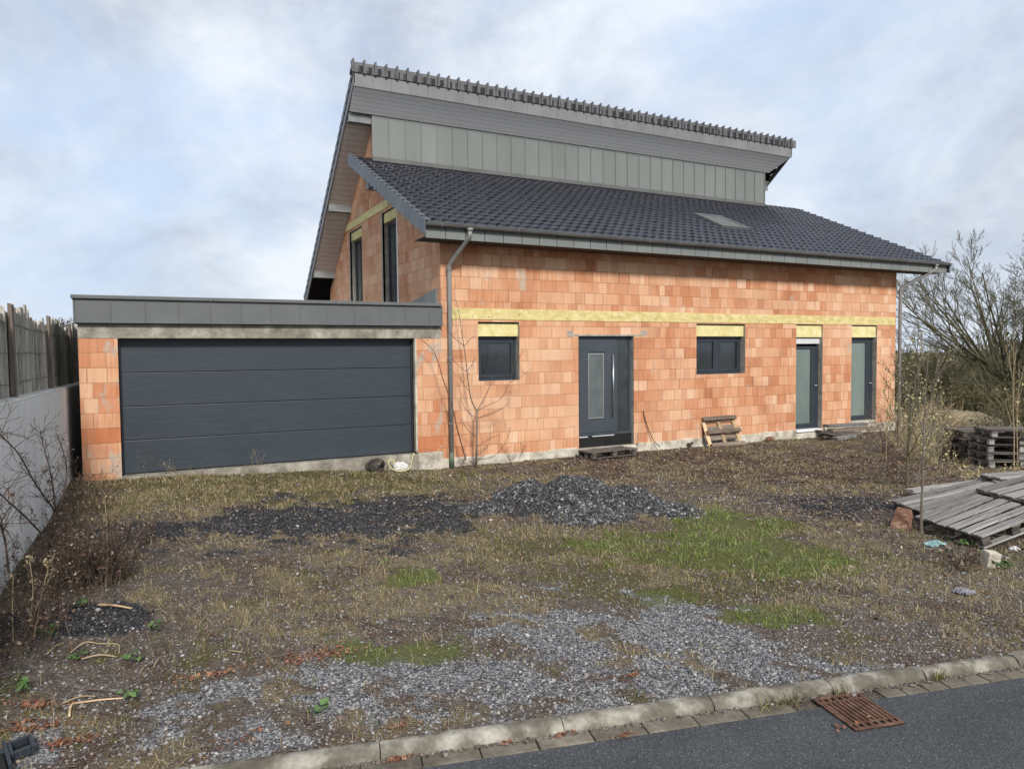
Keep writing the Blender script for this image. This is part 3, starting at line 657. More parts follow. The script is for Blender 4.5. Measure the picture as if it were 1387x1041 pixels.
# ---- tiles
def tile_field(name, mat, x0, x1, y0, ydir, zf, slope, length, parent, tw=.225, row=.30, th=.030, amp=.014, skirt=.05, nx=8):
    """tile rows climbing from the eave: real steps between rows, S profile along each row"""
    ncol = int(round((x1-x0)/tw)); tw = (x1-x0)/ncol; nrow = int(round(length/row)); row = length/nrow
    ax = np.linspace(0, ncol, ncol*nx+1); ph = ax % 1.
    prof = amp*(np.cos(2*np.pi*(ph-.18))+.45*np.cos(4*np.pi*(ph-.18))); 
    cs = 1/math.sqrt(1+slope*slope); sn = slope*cs; rs = np.random.RandomState(4)
    vs = []; rows = []
    for r in range(nrow):
        jit = np.repeat(rs.normal(0, .0025, ncol+1), nx)[:len(ax)]
        for (f, h) in ((0., th*.35), (.012, th*.8), (.06, th), (.5, th*.62), (1.0, th*.05)):
            s = (r+f)*row; hh = prof+h+jit*(f < .9)
            lip = .018*np.cos(2*np.pi*(ph-.18)) if f < .2 else 0*ph
            s = s-lip
            Y = y0+ydir*(s*cs)-ydir*hh*sn; Zz = zf+s*sn+hh*cs
            rows.append(np.stack([x0+ax*tw, Y, Zz], -1))
    A = np.array(rows); nr, nc = A.shape[:2]
    low = A[0].copy(); low[:, 2] -= skirt; A = np.concatenate([low[None], A]); nr += 1
    up = A[-1].copy(); up[:, 2] -= skirt; A = np.concatenate([A, up[None]]); nr += 1
    l = A[:, :1].copy(); l[:, :, 2] -= skirt+.03; r_ = A[:, -1:].copy(); r_[:, :, 2] -= skirt+.03
    A = np.concatenate([l, A, r_], 1); nc += 2
    i = (np.arange(nr-1)[:, None]*nc+np.arange(nc-1)[None]).ravel()
    q = np.stack([i, i+1, i+nc+1, i+nc], -1) if ydir > 0 else np.stack([i, i+nc, i+nc+1, i+1], -1)
    me = bpy.data.meshes.new(name); me.from_pydata(A.reshape(-1, 3).tolist(), [], q.tolist()); me.materials.append(mat)
    me.polygons.foreach_set('use_smooth', [True]*len(q)); me.update()
    o = bpy.data.objects.new(name, me); COL.objects.link(o); o.parent = parent
    e = o.modifiers.new('split', 'EDGE_SPLIT'); e.split_angle = R(38); return o
RX0, RX1 = -.53, 15.15
len1 = (4.68+.66)*math.sqrt(1+S1*S1)
lower = tile_field('roof', M['tile'], RX0, RX1, -.66, 1, z1(-.66)-.015, S1, len1, house)
def slab(mb, x0, x1, ya, yb, zf, top, bot):
    return mb.hexa([(x0, ya, zf(ya)-bot), (x1, ya, zf(ya)-bot), (x1, yb, zf(yb)-bot), (x0, yb, zf(yb)-bot), (x0, ya, zf(ya)-top), (x1, ya, zf(ya)-top), (x1, yb, zf(yb)-top), (x0, yb, zf(yb)-top)])
slab(MB(), RX0+.03, RX1-.03, -.56, 4.6, z1, .035, .21).build('roof_deck', M['eaves_wood'], lower)
# roof on the far side of the lower roof where it runs past the upper wall
# eave fascia of zinc pieces
fa = MB(); x = RX0+.012
while x < RX1-.05:
    w = min(.40, RX1-.02-x); fa.box(x+.006, x+w-.006, -.600, -.575, 4.215, 4.475); x += w
fascia = fa.build('fascia', M['zinc_light'], lower, bevel=.004)
MB().box(RX0+.02, RX1-.03, -.574, -.556, 4.225, 4.46).build('fascia_board', M['dark_void'], fascia)
MB().box(RX0+.02, RX1-.03, -.555, -.002, 4.232, 4.25).build('soffit', M['eaves_wood'], lower)
# gutter
gu = MB(); n = 9; xs = [RX0-.01, RX1+.0]; gy0, gz0, gr_ = -.668, 4.475, .062
ring = [(gy0+gr_*math.cos(a), gz0+gr_*math.sin(a)) for a in np.linspace(math.pi, 2*math.pi, n)]
ring_in = [(gy0+(gr_-.004)*math.cos(a), gz0+(gr_-.004)*math.sin(a)) for a in np.linspace(2*math.pi, math.pi, n)]
rr = ring+ring_in
gu.add([(xx, a, b) for xx in xs for a, b in rr], [(i, (i+1) % (2*n), (i+1) % (2*n)+2*n, i+2*n) for i in range(2*n)])
for xx in (RX0-.008, RX1-.004): gu.add([(xx, a, b) for a, b in ring], [tuple(range(n))])
gu.tube([(xs[0], gy0-gr_, gz0+.004), (xs[1], gy0-gr_, gz0+.004)], .009, 6)
gutter = gu.build('gutter', M['gutter'], lower)
for k in range(20):
    bk = MB(); x = RX0+.3+k*.795; bk.tube([(x, gy0+(gr_+.004)*math.cos(a), gz0+(gr_+.004)*math.sin(a)) for a in np.linspace(math.pi*.95, 2*math.pi, 9)], .008, 5)
    bk.build('bracket', M['zinc_trim'], gutter)
# downpipes
def pipe(xg, xw, zb, side):
    p = MB(); yw = -.075
    p.tube([(xg, gy0, gz0-.045), (xg, gy0, gz0-.10)], [.072, .05], 14)
    p.tube([(xg, gy0, gz0-.09), (xg, gy0, gz0-.17), (xg+(xw-xg)*.12, gy0+.06, gz0-.24), (xg+(xw-xg)*.88, yw-.06, 3.86), (xw, yw, 3.78), (xw, yw, 3.70), (xw, yw, zb)], .045, 14)
    o = p.build('downpipe', M['pipe'], house, smooth=True)
    for z in (3.69, 1.98, .70): MB().tube([(xw, yw, z), (xw, yw, z+.05)], .052, 14).box(xw-.012, xw+.012, yw+.05, 0, z+.01, z+.04).build('pipe_clamp', M['zinc_trim'], o)
    return o
pipe(.34, .155, -.14, 1); pipe(14.52, 13.86, -.18, -1)
MB().tube([(.155, -.075, -.16), (.155, -.075, .16)], .05, 14).build('pipe_foot', noisy('green_plastic', [(.3, (.06, .10, .06)), (.7, (.12, .16, .11))], 6, rough=.6), house, smooth=True)
# stepped zinc verge pieces on the lower left verge and the right verge
nrow = int(round(len1/.30)); cs = 1/math.sqrt(1+S1*S1)
for xx in ((RX0-.028, RX0-.004), (RX1+.004, RX1+.028)):
    ve = MB()
    for k in range(nrow):
        ya = -.66+k*(5.34/nrow); yb = ya+5.34/nrow*.96; lift = .0
        za, zb = z1(ya)+.035, z1(yb)+.012
        zc = (za+zb)/2+(.02 if xx[0] < 0 else -.035); ve.hexa([(xx[0], ya, zc-.31), (xx[1], ya, zc-.31), (xx[1], yb, zc-.26), (xx[0], yb, zc-.26), (xx[0], ya, zc-.01), (xx[1], ya, zc-.01), (xx[1], yb, zc+.035), (xx[0], yb, zc+.035)])
        if xx[0] < 0: ve.hexa([(xx[1], ya, za+.012), (xx[1]+.10, ya, za+.012), (xx[1]+.10, yb, zb+.004), (xx[1], yb, zb+.004), (xx[1], ya, za+.034), (xx[1]+.10, ya, za+.03), (xx[1]+.10, yb, zb+.02), (xx[1], yb, zb+.024)])
    ve.build('verge_trim', M['zinc_verge'], lower, bevel=.004)
# purlin end under the left verge
pb = MB()
for ya in (3.15,): pb.box(RX0+.05, -.002, ya, ya+.22, z1(ya)-.40, z1(ya)-.215)
pb.build('purlin', M['beam'], lower)
# roof window in the lower roof
rw0, rw1, ry0, ry1 = 8.10, 9.08, .92, 1.98
rwf = MB()
def roofbox(mb, a, b, c, d, h0, h1):
    nrm = Vector((0, -S1, 1)).normalized()
    P = [Vector((x, y, z1(y))) for x, y in ((a, c), (b, c), (b, d), (a, d))]
    mb.hexa([tuple(p+nrm*h0) for p in P]+[tuple(p+nrm*h1) for p in P])
for (a, b, c, d) in ((rw0, rw0+.09, ry0, ry1), (rw1-.09, rw1, ry0, ry1), (rw0+.09, rw1-.09, ry0, ry0+.1), (rw0+.09, rw1-.09, ry1-.1, ry1)): roofbox(rwf, a, b, c, d, .0, .085)
rwo = rwf.build('roof_window', M['zinc'], lower, bevel=.005)
g = MB(); roofbox(g, rw0+.09, rw1-.09, ry0+.1, ry1-.1, .0, .07); g.build('pane', M['glass_roof'], rwo)

# ---- upper wall cladding
CY = 4.27
cl = MB(); x = -.06; k = 0
while x < 13.12:
    w = min(.425, 13.13-x)
    cl.box(x+.002, x+w-.002, CY-.035, CY+.0, 6.6, 8.16); cl.box(x+w-.010, x+w+.006, CY-.060, CY-.0352, 6.6, 8.16); x += w; k += 1
clad = cl.build('wall_cladding', M['zinc_light'], house)
MB().box(.301, 13.1, CY+.002, CY+.2, 6.4, 8.2).build('upper_wall', M['brick_side'], house)
MB().box(-.06, 13.13, CY-.075, CY-.062, z1(CY)+.0, z1(CY)+.10).build('flashing', M['gutter'], clad)
# ---- upper roof
UX0, UX1 = -.66, 13.74; UY0, UY1 = 3.62, 9.92
len2 = (UY1-UY0)*math.sqrt(1+S2*S2)
upper = tile_field('roof', M['tile_black'], UX0, UX1, UY1, -1, z2(UY1)-.04, S2, len2, house, tw=.225, nx=4, skirt=.15, amp=.02, th=.05)
slab(MB(), UX0+.05, UX1-.05, UY0+.12, UY1-.05, z2, .06, .16).build('roof_deck', M['dark_void'], upper)
# side soffits under both verges and their fascia
for (a, b) in ((UX0+.04, -.001), (13.1, UX1-.04)):
    if b-a > .1:
        slab(MB(), a, b, 4.55, 8.75, z2, .385, .40).build('soffit', M['soffit_side'], upper)
for (a, b) in ((UX0+.01, UX0+.04), (UX1-.04, UX1-.01)):
    slab(MB(), a, b, UY0+.03, UY1-.02, z2, .22, .42).build('verge_board', M['zinc_trim'], upper)
for xa, xb, ya in ((UX0+.05, -.001, 4.30), (UX0+.05, -.001, 6.55), (UX0+.05, -.001, 8.60), (13.1, UX1-.05, 4.62)):
    MB().box(xa, xb, ya, ya+.24, z2(ya)-.60, z2(ya+.24)-.165).build('purlin', M['beam'], upper)
# front soffit and fascia of the upper roof
sf = MB(); FZ0, FZ1 = 8.36, 8.64
sf.hexa([(UX0+.03, UY0+.06, FZ0-.02), (UX1-.03, UY0+.06, FZ0-.02), (13.30, CY-.061, 7.92), (UX0+.05, CY-.061, 7.92), (UX0+.03, UY0+.06, FZ0+.01), (UX1-.03, UY0+.06, FZ0+.01), (13.30, CY-.061, 7.95), (UX0+.05, CY-.061, 7.95)])
sf.build('soffit', M['soffit_front'], upper)
ff = MB(); x = UX0+.012
while x < UX1-.05:
    w = min(.46, UX1-.01-x); ff.box(x+.002, x+w-.002, UY0+.03, UY0+.055, FZ0-.03, FZ1+.02); x += w
ff.build('fascia', M['zinc_trim'], upper, bevel=.004)
# ridge tiles with upright ribs along the front edge
rt = MB(); x = UX0-.03; k = 0
while x < UX1:
    w = .265
    rt.box(x+.002, x+w-.002, UY0+.004, UY0+.028, FZ1+.0, z2(UY0)+.035)
    rt.hexa([(x, UY0-.035, FZ1-.01), (x+.052, UY0-.035, FZ1-.01), (x+.058, UY0+.003, FZ1-.01), (x-.006, UY0+.003, FZ1-.01), (x+.008, UY0-.055, z2(UY0)+.09), (x+.046, UY0-.055, z2(UY0)+.09), (x+.058, UY0+.12, z2(UY0)+.06), (x-.006, UY0+.12, z2(UY0)+.06)])
    rt.hexa([(x+.002, UY0+.029, z2(UY0)-.02), (x+w-.002, UY0+.029, z2(UY0)-.02), (x+w-.002, UY0+.24, z2(UY0+.24)-.02), (x+.002, UY0+.24, z2(UY0+.24)-.02), (x+.002, UY0+.029, z2(UY0)+.032), (x+w-.002, UY0+.029, z2(UY0)+.032), (x+w-.002, UY0+.24, z2(UY0+.24)+.05), (x+.002, UY0+.24, z2(UY0+.24)+.05)])
    x += w
rt.build('ridge_tiles', M['ridge'], upper, bevel=.006)
# back eave gutter, its end seen past the gable
MB().tube([(UX0, UY1+.05, z2(UY1)-.05), (UX1, UY1+.05, z2(UY1)-.05)], .06, 10).build('gutter', M['gutter'], upper)

# ------------------------------------------------------------------ garage
gar = empty('garage', (0, 0, 0)); tag(gar, 'flat roofed clay block garage with zinc parapet and a wide anthracite sectional door', 'garage')
GX0 = -6.07; D0, D1 = -5.53, -.545
def slanted(mb, x0, x1, y0, y1, za, zb, ztop):
    return mb.hexa([(x0, y0, za), (x1, y0, zb), (x1, y1, zb), (x0, y1, za), (x0, y0, ztop), (x1, y0, ztop), (x1, y1, ztop), (x0, y1, ztop)])
MB().box(GX0, D0, 0, .30, -.1, 2.385).build('pier', M['brick_pier'], gar)
MB().box(D1+.03, -.002, -.0, .30, .19, 2.385).build('pier', M['brick_pier'], gar)
sm_ = MB()
srn = random.Random(11)
sm_.box(D1-.006, D1+.032, -.012, .1, .2, 2.384)
sm_.build('mortar_edge', M['plinth'], gar, bevel=.006)
MB().box(D1+.02, .0, -.05, .1, -.4, .185).build('base_block', M['plinth'], gar, bevel=.012)
s_ = MB(); slanted(s_, D0-.0, D1+.018, -.04, .26, -.5, -.5, .165); s_.build('door_sill', M['concrete'], gar, bevel=.008)
MB().box(GX0, .0-.001, -.008, .3, 2.386, 2.62).build('lintel', M['concrete'], gar, bevel=.006)
MB().box(GX0, GX0+.24, .301, 8.8, -.4, 2.6).build('wall', M['gap_shade'], gar)  # side wall painted black as the shade between garage and retaining wall
MB().box(GX0, -.01, 8.801, 9.0, -.4, 2.6).build('wall', M['brick_side'], gar)
MB().box(GX0+.02, -.02, .15, 8.9, 2.63, 2.86).build('roof', M['gutter'], gar)
pc = MB(); x = GX0-.02
while x < -.03:
    w = min(.485, -.012-x); pc.box(x+.003, x+w-.003, -.10, -.075, 2.625, 3.0); pc.box(x+w-.008, x+w+.004, -.112, -.1005, 2.625, 3.0); x += w
yy = -.1
while yy < 8.8: pc.box(GX0-.045, GX0-.02, yy+.003, yy+.48, 2.625, 3.0); yy += .485
par = pc.build('parapet', M['zinc'], gar, bevel=.003)
MB().box(GX0-.019, -.012, -.0745, .12, 2.63, 2.999).build('parapet_core', M['dark_void'], par)
cp = MB()
for k in range(3): a = GX0-.07+k*2.035; cp.box(a+.0015, min(a+2.0335, -.0), -.145, .17, 3.0005, 3.058)
cp.box(GX0-.07, GX0+.17, .1705, 8.95, 3.0005, 3.058)
cp.build('coping', M['zinc'], par, bevel=.006)
fl_ = MB(); fl_.hexa([(-.03, .18, 2.87), (-.003, .18, 2.87), (-.003, 2.1, 2.87), (-.03, 2.1, 2.87), (-.03, .18, 3.38), (-.003, .18, 3.38), (-.003, 2.1, 3.14), (-.03, 2.1, 3.14)])
fl_.build('wall_flashing', M['zinc_light'], gar)
gdm = MB(); zs = [.17, .722, 1.276, 1.83, 2.384]
for k in range(4):
    gdm.box(D0+.006, D1-.006, .195, .235, zs[k]+.004, zs[k+1]-.004)
gd = gdm.build('garage_door', M['garage_door'], gar, bevel=.007)
MB().box(D0+.0, D1-.0, .236, .27, .1, 2.384).build('backing', M['dark_void'], gd)
MB().box(D0+.002, D1-.002, .180, .194, .166, .19).build('bottom_seal', M['black'], gd)
tr_ = MB(); tr_.box(D0+.0045, D0+.03, .15, .194, .19, 2.38); tr_.box(D1-.03, D1-.0075, .15, .194, .19, 2.38); tr_.box(D0+.03, D1-.03, .16, .194, 2.345, 2.38)
tr_.build('door_frame', M['anthracite'], gd)
# ------------------------------------------------------------------ retaining wall and palisade fence
def onx(u, v, X):
    d = _F+_R*((u-693.5)/FPX)-_U*((v-520.5)/FPX); return CAM+d*((X-CAM.x)/d.x)
def ony(u, v, Y):
    d = _F+_R*((u-693.5)/FPX)-_U*((v-520.5)/FPX); return CAM+d*((Y-CAM.y)/d.y)
WX = -6.25
rw = empty('retaining_wall', (WX, 0, 0)); tag(rw, 'smooth pale grey concrete retaining wall left of the garage', 'retaining wall')
jy = onx(70, 540, WX).y; cuts = [-9.5, jy-2.5, jy, jy+2.5, jy+5., jy+9]
wz = lambda y: 1.655-.0125*(y+2)
for a, b in zip(cuts, cuts[1:]):
    MB().hexa([(-.26, a+.004, -.6), (0, a+.004, -.6), (0, b-.004, -.6), (-.26, b-.004, -.6), (-.26, a+.004, wz(a)-.03), (0, a+.004, wz(a)-.03), (0, b-.004, wz(b)-.03), (-.26, b-.004, wz(b)-.03)]).build('wall_panel', M['wall_concrete'], rw)
    MB().hexa([(-.255, a+.006, wz(a)-.0298), (-.004, a+.006, wz(a)-.0298), (-.004, b-.006, wz(b)-.0298), (-.255, b-.006, wz(b)-.0298), (-.255, a+.006, wz(a)), (-.012, a+.006, wz(a)), (-.012, b-.006, wz(b)), (-.255, b-.006, wz(b))]).build('wall_top', M['wall_cap'], rw, bevel=.006)
fe = empty('palisade_fence', (WX-.2, 0, 1.6)); tag(fe, 'weathered grey palisade fence of split stakes behind the concrete wall', 'fence')
frn = random.Random(9); pm = MB(); y = -9.
while y < 10:
    w = frn.uniform(.055, .11); top = 1.0+.012*(y+3)+frn.gauss(0, .035)+.05*math.sin(y*1.7); z0 = wz(y)-1.62
    l = frn.uniform(-.012, .012); tw = frn.uniform(-.015, .015); xo = frn.uniform(-.012, .012); c = frn.uniform(.0, .03)
    pm.hexa([(xo-.018, y, z0), (xo+.014+tw, y, z0), (xo+.014-tw, y+w-.006, z0), (xo-.018, y+w-.006, z0),
             (xo-.014, y+l+.004, top), (xo+.010+tw, y+l+.004, top-c), (xo+.010-tw, y+w-.010+l, top-c*frn.random()), (xo-.014, y+w-.010+l, top)])
    y += w+frn.uniform(-.004, .010)
pm.build('stakes', M['palisade'], fe)
for yy in (onx(8, 430, WX-.2).y, onx(61, 440, WX-.2).y, onx(61, 440, WX-.2).y+3.3, onx(8, 430, WX-.2).y-2.4):
    z0 = wz(yy)-1.62; h = 1.08+frn.uniform(-.02, .05)
    MB().hexa([(.024, yy-.07, z0), (.075, yy-.065, z0), (.07, yy+.075, z0), (.024, yy+.07, z0), (.024, yy-.062, h), (.06, yy-.06, h-.03), (.065, yy+.06, h-.01), (.024, yy+.06, h)]).build('post', M['fence_post'], fe)
for zz in (.22, .55, .86):
    MB().tube([(.022+frn.uniform(-.004, .004), yy, zz+frn.uniform(-.012, .012)) for yy in np.linspace(-9, 9.9, 50)], .004, 4).build('wire', M['wire'], fe)

# ------------------------------------------------------------------ scatter helpers
def mass(name, templates, pos, rot, scl, mat, parent=None, pick=None, smooth=False):
    """many small copies written into ONE mesh (uncountable stuff); templates: list of (verts, tris)"""
    n = len(pos); rs = np.random.RandomState(len(name)+n)
    pick = rs.randint(0, len(templates), n) if pick is None else pick
    VS, FS, off = [], [], 0
    for k, (tv, tf) in enumerate(templates):
        s = pick == k; m = int(s.sum())
        if not m: continue
        tv = np.asarray(tv, np.float32); tf = np.asarray(tf, np.int32)
        V = np.einsum('nij,nkj->nki', rot[s], tv[None]*scl[s][:, None, :])+pos[s][:, None, :]
        F = tf[None]+(np.arange(m)*len(tv))[:, None, None]+off
        VS.append(V.reshape(-1, 3)); FS.append(F.reshape(-1, 3)); off += m*len(tv)
    V = np.concatenate(VS); F = np.concatenate(FS)
    me = bpy.data.meshes.new(name); me.vertices.add(len(V)); me.vertices.foreach_set('co', V.astype(np.float32).ravel())
    me.loops.add(F.size); me.loops.foreach_set('vertex_index', F.ravel().astype(np.int32))
    me.polygons.add(len(F)); me.polygons.foreach_set('loop_start', np.arange(0, F.size, 3, dtype=np.int32))
    if smooth: me.polygons.foreach_set('use_smooth', np.ones(len(F), bool))
    me.update(); me.materials.append(mat)
    o = bpy.data.objects.new(name, me); COL.objects.link(o); o.parent = parent; return o
def rots(n, rs, tilt=.3):
    a = rs.uniform(0, 2*np.pi, n); t = np.abs(rs.normal(0, tilt, n)); b = rs.uniform(0, 2*np.pi, n)
    ca, sa = np.cos(a), np.sin(a); Z = np.zeros(n); O = np.ones(n)
    Rz = np.stack([np.stack([ca, -sa, Z], -1), np.stack([sa, ca, Z], -1), np.stack([Z, Z, O], -1)], 1)
    ct, st = np.cos(t), np.sin(t); cb, sb = np.cos(b), np.sin(b)
    Rx = np.stack([np.stack([O, Z, Z], -1), np.stack([Z, ct, -st], -1), np.stack([Z, st, ct], -1)], 1)
    Rb = np.stack([np.stack([cb, -sb, Z], -1), np.stack([sb, cb, Z], -1), np.stack([Z, Z, O], -1)], 1)
    return Rb@Rx@Rz
def ico(rs):
    g = (1+5**.5)/2
    v = np.array([(-1, g, 0), (1, g, 0), (-1, -g, 0), (1, -g, 0), (0, -1, g), (0, 1, g), (0, -1, -g), (0, 1, -g), (g, 0, -1), (g, 0, 1), (-g, 0, -1), (-g, 0, 1)])/1.9
    f = [(0, 11, 5), (0, 5, 1), (0, 1, 7), (0, 7, 10), (0, 10, 11), (1, 5, 9), (5, 11, 4), (11, 10, 2), (10, 7, 6), (7, 1, 8), (3, 9, 4), (3, 4, 2), (3, 2, 6), (3, 6, 8), (3, 8, 9), (4, 9, 5), (2, 4, 11), (6, 2, 10), (8, 6, 7), (9, 8, 1)]
    v = v*(1+rs.uniform(-.33, .28, (12, 1)))*np.array([1.2, .9, .62]); return v, f
_rs = np.random.RandomState(1); STONES = [ico(_rs) for _ in range(6)]
def blade(bend, w=.5):
    return [(-w*.5, 0, 0), (w*.5, 0, 0), (-w*.38, bend*.28, .55), (w*.38, bend*.28, .55), (0, bend, 1.-.35*abs(bend))], [(0, 1, 3), (0, 3, 2), (2, 3, 4)]
BLADES = [blade(b) for b in (.1, .3, .55, .8, 1.0)]
FLAKES = [([(-.5, -.3, 0), (.45, -.35, .08), (.55, .3, 0), (-.4, .38, .15)], [(0, 1, 2), (0, 2, 3)]), ([(-.6, 0, .05), (0, -.3, 0), (.6, .02, .12), (0, .3, .05)], [(0, 1, 2), (0, 2, 3)])]
def sample(n, rs, x0=-7.2, x1=13, y0=-10.9, y1=-.02, bias=1.0):
    """random ground points, denser towards the viewer, kept to the part of the yard in and near the picture"""
    x = rs.uniform(x0, x1, n); y = rs.uniform(y0, y1, n); t, s = kst(x, y)
    dx = x-CAM.x; dy = y-CAM.y; dep = dx*_F.x+dy*_F.y; lat = dx*_R.x+dy*_R.y
    keep = (s < -.005) & (x > -6.22) & (dep > 2.5) & (np.abs(lat) < dep*.80+.8)
    if bias: keep &= rs.rand(n) < np.clip((5.5/np.maximum(dep, .1))**bias, 0, 1)
    return x[keep], y[keep]
BIG = np.array([7.,])
rs = np.random.RandomState(12)
# grey, brown and black gravel
def stones_stuff(name, n, dens, size, mat, label, lift=.25, bias=1.3):
    x, y = sample(n, rs, bias=bias); z_ = zones(x, y); k = rs.rand(len(x)) < dens(z_); x, y = x[k], y[k]
    m = len(x); s = size*np.exp(rs.normal(0, .38, m)); s = np.minimum(s, size*3.0)
    dep = (x-CAM.x)*_F.x+(y-CAM.y)*_F.y; s = s*np.clip(dep/7., .85, 1.5)
    pos = np.stack([x, y, height(x, y)+s*lift], -1)
    o = mass(name, STONES, pos, rots(m, rs, .45), np.repeat(s[:, None], 3, 1), mat)
    tag(o, label, 'gravel', kind='stuff'); return m
cnt = {}
cnt['grey'] = stones_stuff('grey_gravel', 620000, lambda z: np.clip(z['grav']*.95+.24*sstep(-3.6, -.5, z['s'])+.02, 0, 1)*(1-z['grn']*.8), .0078, M['stone'], 'loose pale and dark grey gravel along the kerb')
cnt['brown'] = stones_stuff('brown_gravel', 480000, lambda z: np.clip(.24+.4*z['pink']-.28*z['blk']-.25*z['grav']-.3*z['grn']-.25*z['olive'], .02, 1), .0075, M['stone_brown'], 'brownish gravel scattered over the bare soil of the yard')
cnt['black'] = stones_stuff('black_gravel', 420000, lambda z: np.clip(z['blk']*.9, 0, 1), .0070, M['stone_dark'], 'spread black gravel in dark patches before the garage', bias=.8)
def grass_stuff(name, n, dens, h, w, mat, label, tilt=.6, bias=1.0, clump=0, cat='grass'):
    x, y = sample(n, rs, bias=bias); z_ = zones(x, y); k = rs.rand(len(x)) < dens(x, y, z_); x, y = x[k], y[k]
    if clump:
        x = np.repeat(x, clump)+rs.normal(0, .028, len(x)*clump); y = np.repeat(y, clump)+rs.normal(0, .028, len(y)*clump)
        t, s = kst(x, y); g = (s < -.01) & (y < -.03); x, y = x[g], y[g]
    m = len(x); hh = h*np.exp(rs.normal(0, .4, m)); dep = (x-CAM.x)*_F.x+(y-CAM.y)*_F.y
    ww = w*rs.uniform(.6, 1.4, m)*np.clip(dep/5.5, .8, 2.2)
    o = mass(name, BLADES, np.stack([x, y, height(x, y)-.004], -1), rots(m, rs, tilt), np.stack([ww, hh*.8, hh], -1), mat)
    tag(o, label, cat, kind='stuff'); return m
cnt['dry'] = grass_stuff('dry_grass', 120000, lambda x, y, z: np.clip(.07+.75*z['straw']+.25*z['olive']-.75*z['grav']-.6*z['blk']-.35*z['grn'], 0, 1), .05, .0055, M['grass_dry'], 'short dry straw coloured grass tufts across the yard', .75, 1.0, 5)
cnt['clump'] = grass_stuff('straw_clumps', 26000, lambda x, y, z: .30*sstep(.60, .68, fbm(x*1.5, y*1.5, 91, 4))*(1-z['blk'])*(1-.6*z['grav'])*(1-z['grn']), .075, .0045, M['grass_dry'], 'pale straw clumps scattered over the yard', .8, 1.0, 22)
cnt['olive'] = grass_stuff('olive_grass', 60000, lambda x, y, z: np.clip(.9*z['olive']+.75*z['moss']+.08-.8*z['blk']-.6*z['grav'], 0, 1), .04, .006, M['grass_olive'], 'low olive brown grass and moss before the garage', .7, .7, 4)
cnt['green'] = grass_stuff('green_grass', 80000, lambda x, y, z: np.clip(1.0*z['grn']*(.12+.88*sstep(.40, .54, fbm(x*5, y*5, 61, 4)))+.02*z['moss']+.010*(z['blk'] < .3), 0, 1), .046, .008, M['grass_green'], 'patches of fresh green grass in the gravel yard', .6, .7, 6)
x, y = sample(330000, rs, bias=.9); z_ = zones(x, y); k = rs.rand(len(x)) < np.clip(.12+.8*z_['lit']-.3*z_['grav']-.4*z_['grn'], .0, 1); x, y = x[k], y[k]; m = len(x)
s = .0125*np.exp(rs.normal(0, .45, m))*np.clip(((x-CAM.x)*_F.x+(y-CAM.y)*_F.y)/7, .8, 1.7)
tag(mass('leaf_litter', FLAKES, np.stack([x, y, height(x, y)+.008], -1), rots(m, rs, .6), np.repeat(s[:, None], 3, 1), M['litter']), 'brown dead leaf litter and stalk bits strewn before the house', 'leaf litter', kind='stuff')
# rusty leaf heaps on soil and in the gutter
px = []
for (u, v, r, n) in ((45, 955, .16, 130), (45, 985, .2, 160), (90, 1005, .13, 110), (425, 890, .3, 230), (285, 915, .26, 130), (545, 1027, .08, 90), (425, 888, .2, 60), (770, 994, .07, 90), (690, 1006, .04, 30), (858, 981, .05, 50), (845, 998, .06, 40), (540, 985, .12, 30), (1150, 985, .1, 12), (320, 1012, .2, 40)):
    c = gp(u, v) if v < 990 or u < 200 else None
    if c is None or kst(c.x, c.y)[1] > 0:
        d = _F+_R*((u-693.5)/FPX)-_U*((v-520.5)/FPX); c = CAM+d*((ROADZ-CAM.z)/d.z)
    for _ in range(n): px.append((c.x+rs.normal(0, r*.6)*KD[0]+rs.normal(0, r*.12)*KN[0], c.y+rs.normal(0, r*.6)*KD[1]+rs.normal(0, r*.12)*KN[1]))
px = np.array(px); t, s = kst(px[:, 0], px[:, 1]); ok = (s < -.02) | (s > .112); px = px[ok]; s = s[ok]
zz = np.where(s > .1, ROADZ+.016, height(px[:, 0], px[:, 1])+.012)
tag(mass('rusty_leaves', FLAKES, np.column_stack([px, zz]), rots(len(px), rs, .5), np.repeat((.018*np.exp(rs.normal(0, .3, len(px))))[:, None], 3, 1), M['litter_rust']), 'rust coloured dead leaves caught in the gutter and on the gravel', 'dead leaves', kind='stuff')
# small stones and dirt along the kerb foot
t = rs.uniform(-1, 7, 900); s = .112+np.abs(rs.normal(0, .018, 900)); x, y = kxy(t, s); sz = .006*np.exp(rs.normal(0, .4, 900))
tag(mass('gutter_grit', STONES, np.stack([x, y, np.full(900, ROADZ+.012)], -1), rots(900, rs), np.repeat(sz[:, None], 3, 1), M['stone_brown']), 'brown grit lying along the foot of the kerb', 'grit', kind='stuff')
print('scatter', cnt)

# ------------------------------------------------------------------ gravel heap
lobes = [(775, 678, .95, .43), (718, 674, .62, .32), (845, 684, .75, .30), (900, 690, .65, .12), (790, 700, .65, .18), (660, 690, .5, .08)]
LB = [(gp(u, v), r, h) for u, v, r, h in lobes]
def heap_h(x, y):
    h = 0*x
    for c, r, a in LB:
        q = np.hypot(x-c.x, y-c.y)/r; h = np.maximum(h, a*np.clip(1-q, 0, 1)**.85*1.0)
    h = h+ (h > .0)*(fbm(x*5, y*5, 8, 3)-.5)*.10*np.clip(h*5, 0, 1); return h
hc = LB[0][0]; gxs = np.linspace(hc.x-2.6, hc.x+2.6, 90); XX, YY = np.meshgrid(gxs, gxs-hc.x+hc.y, indexing='ij')
hh = heap_h(XX, YY); ZZ = height(XX, YY)+hh-.03
hp = MB(); hp.v = [tuple(p) for p in np.stack([XX, YY, ZZ], -1).reshape(-1, 3)]
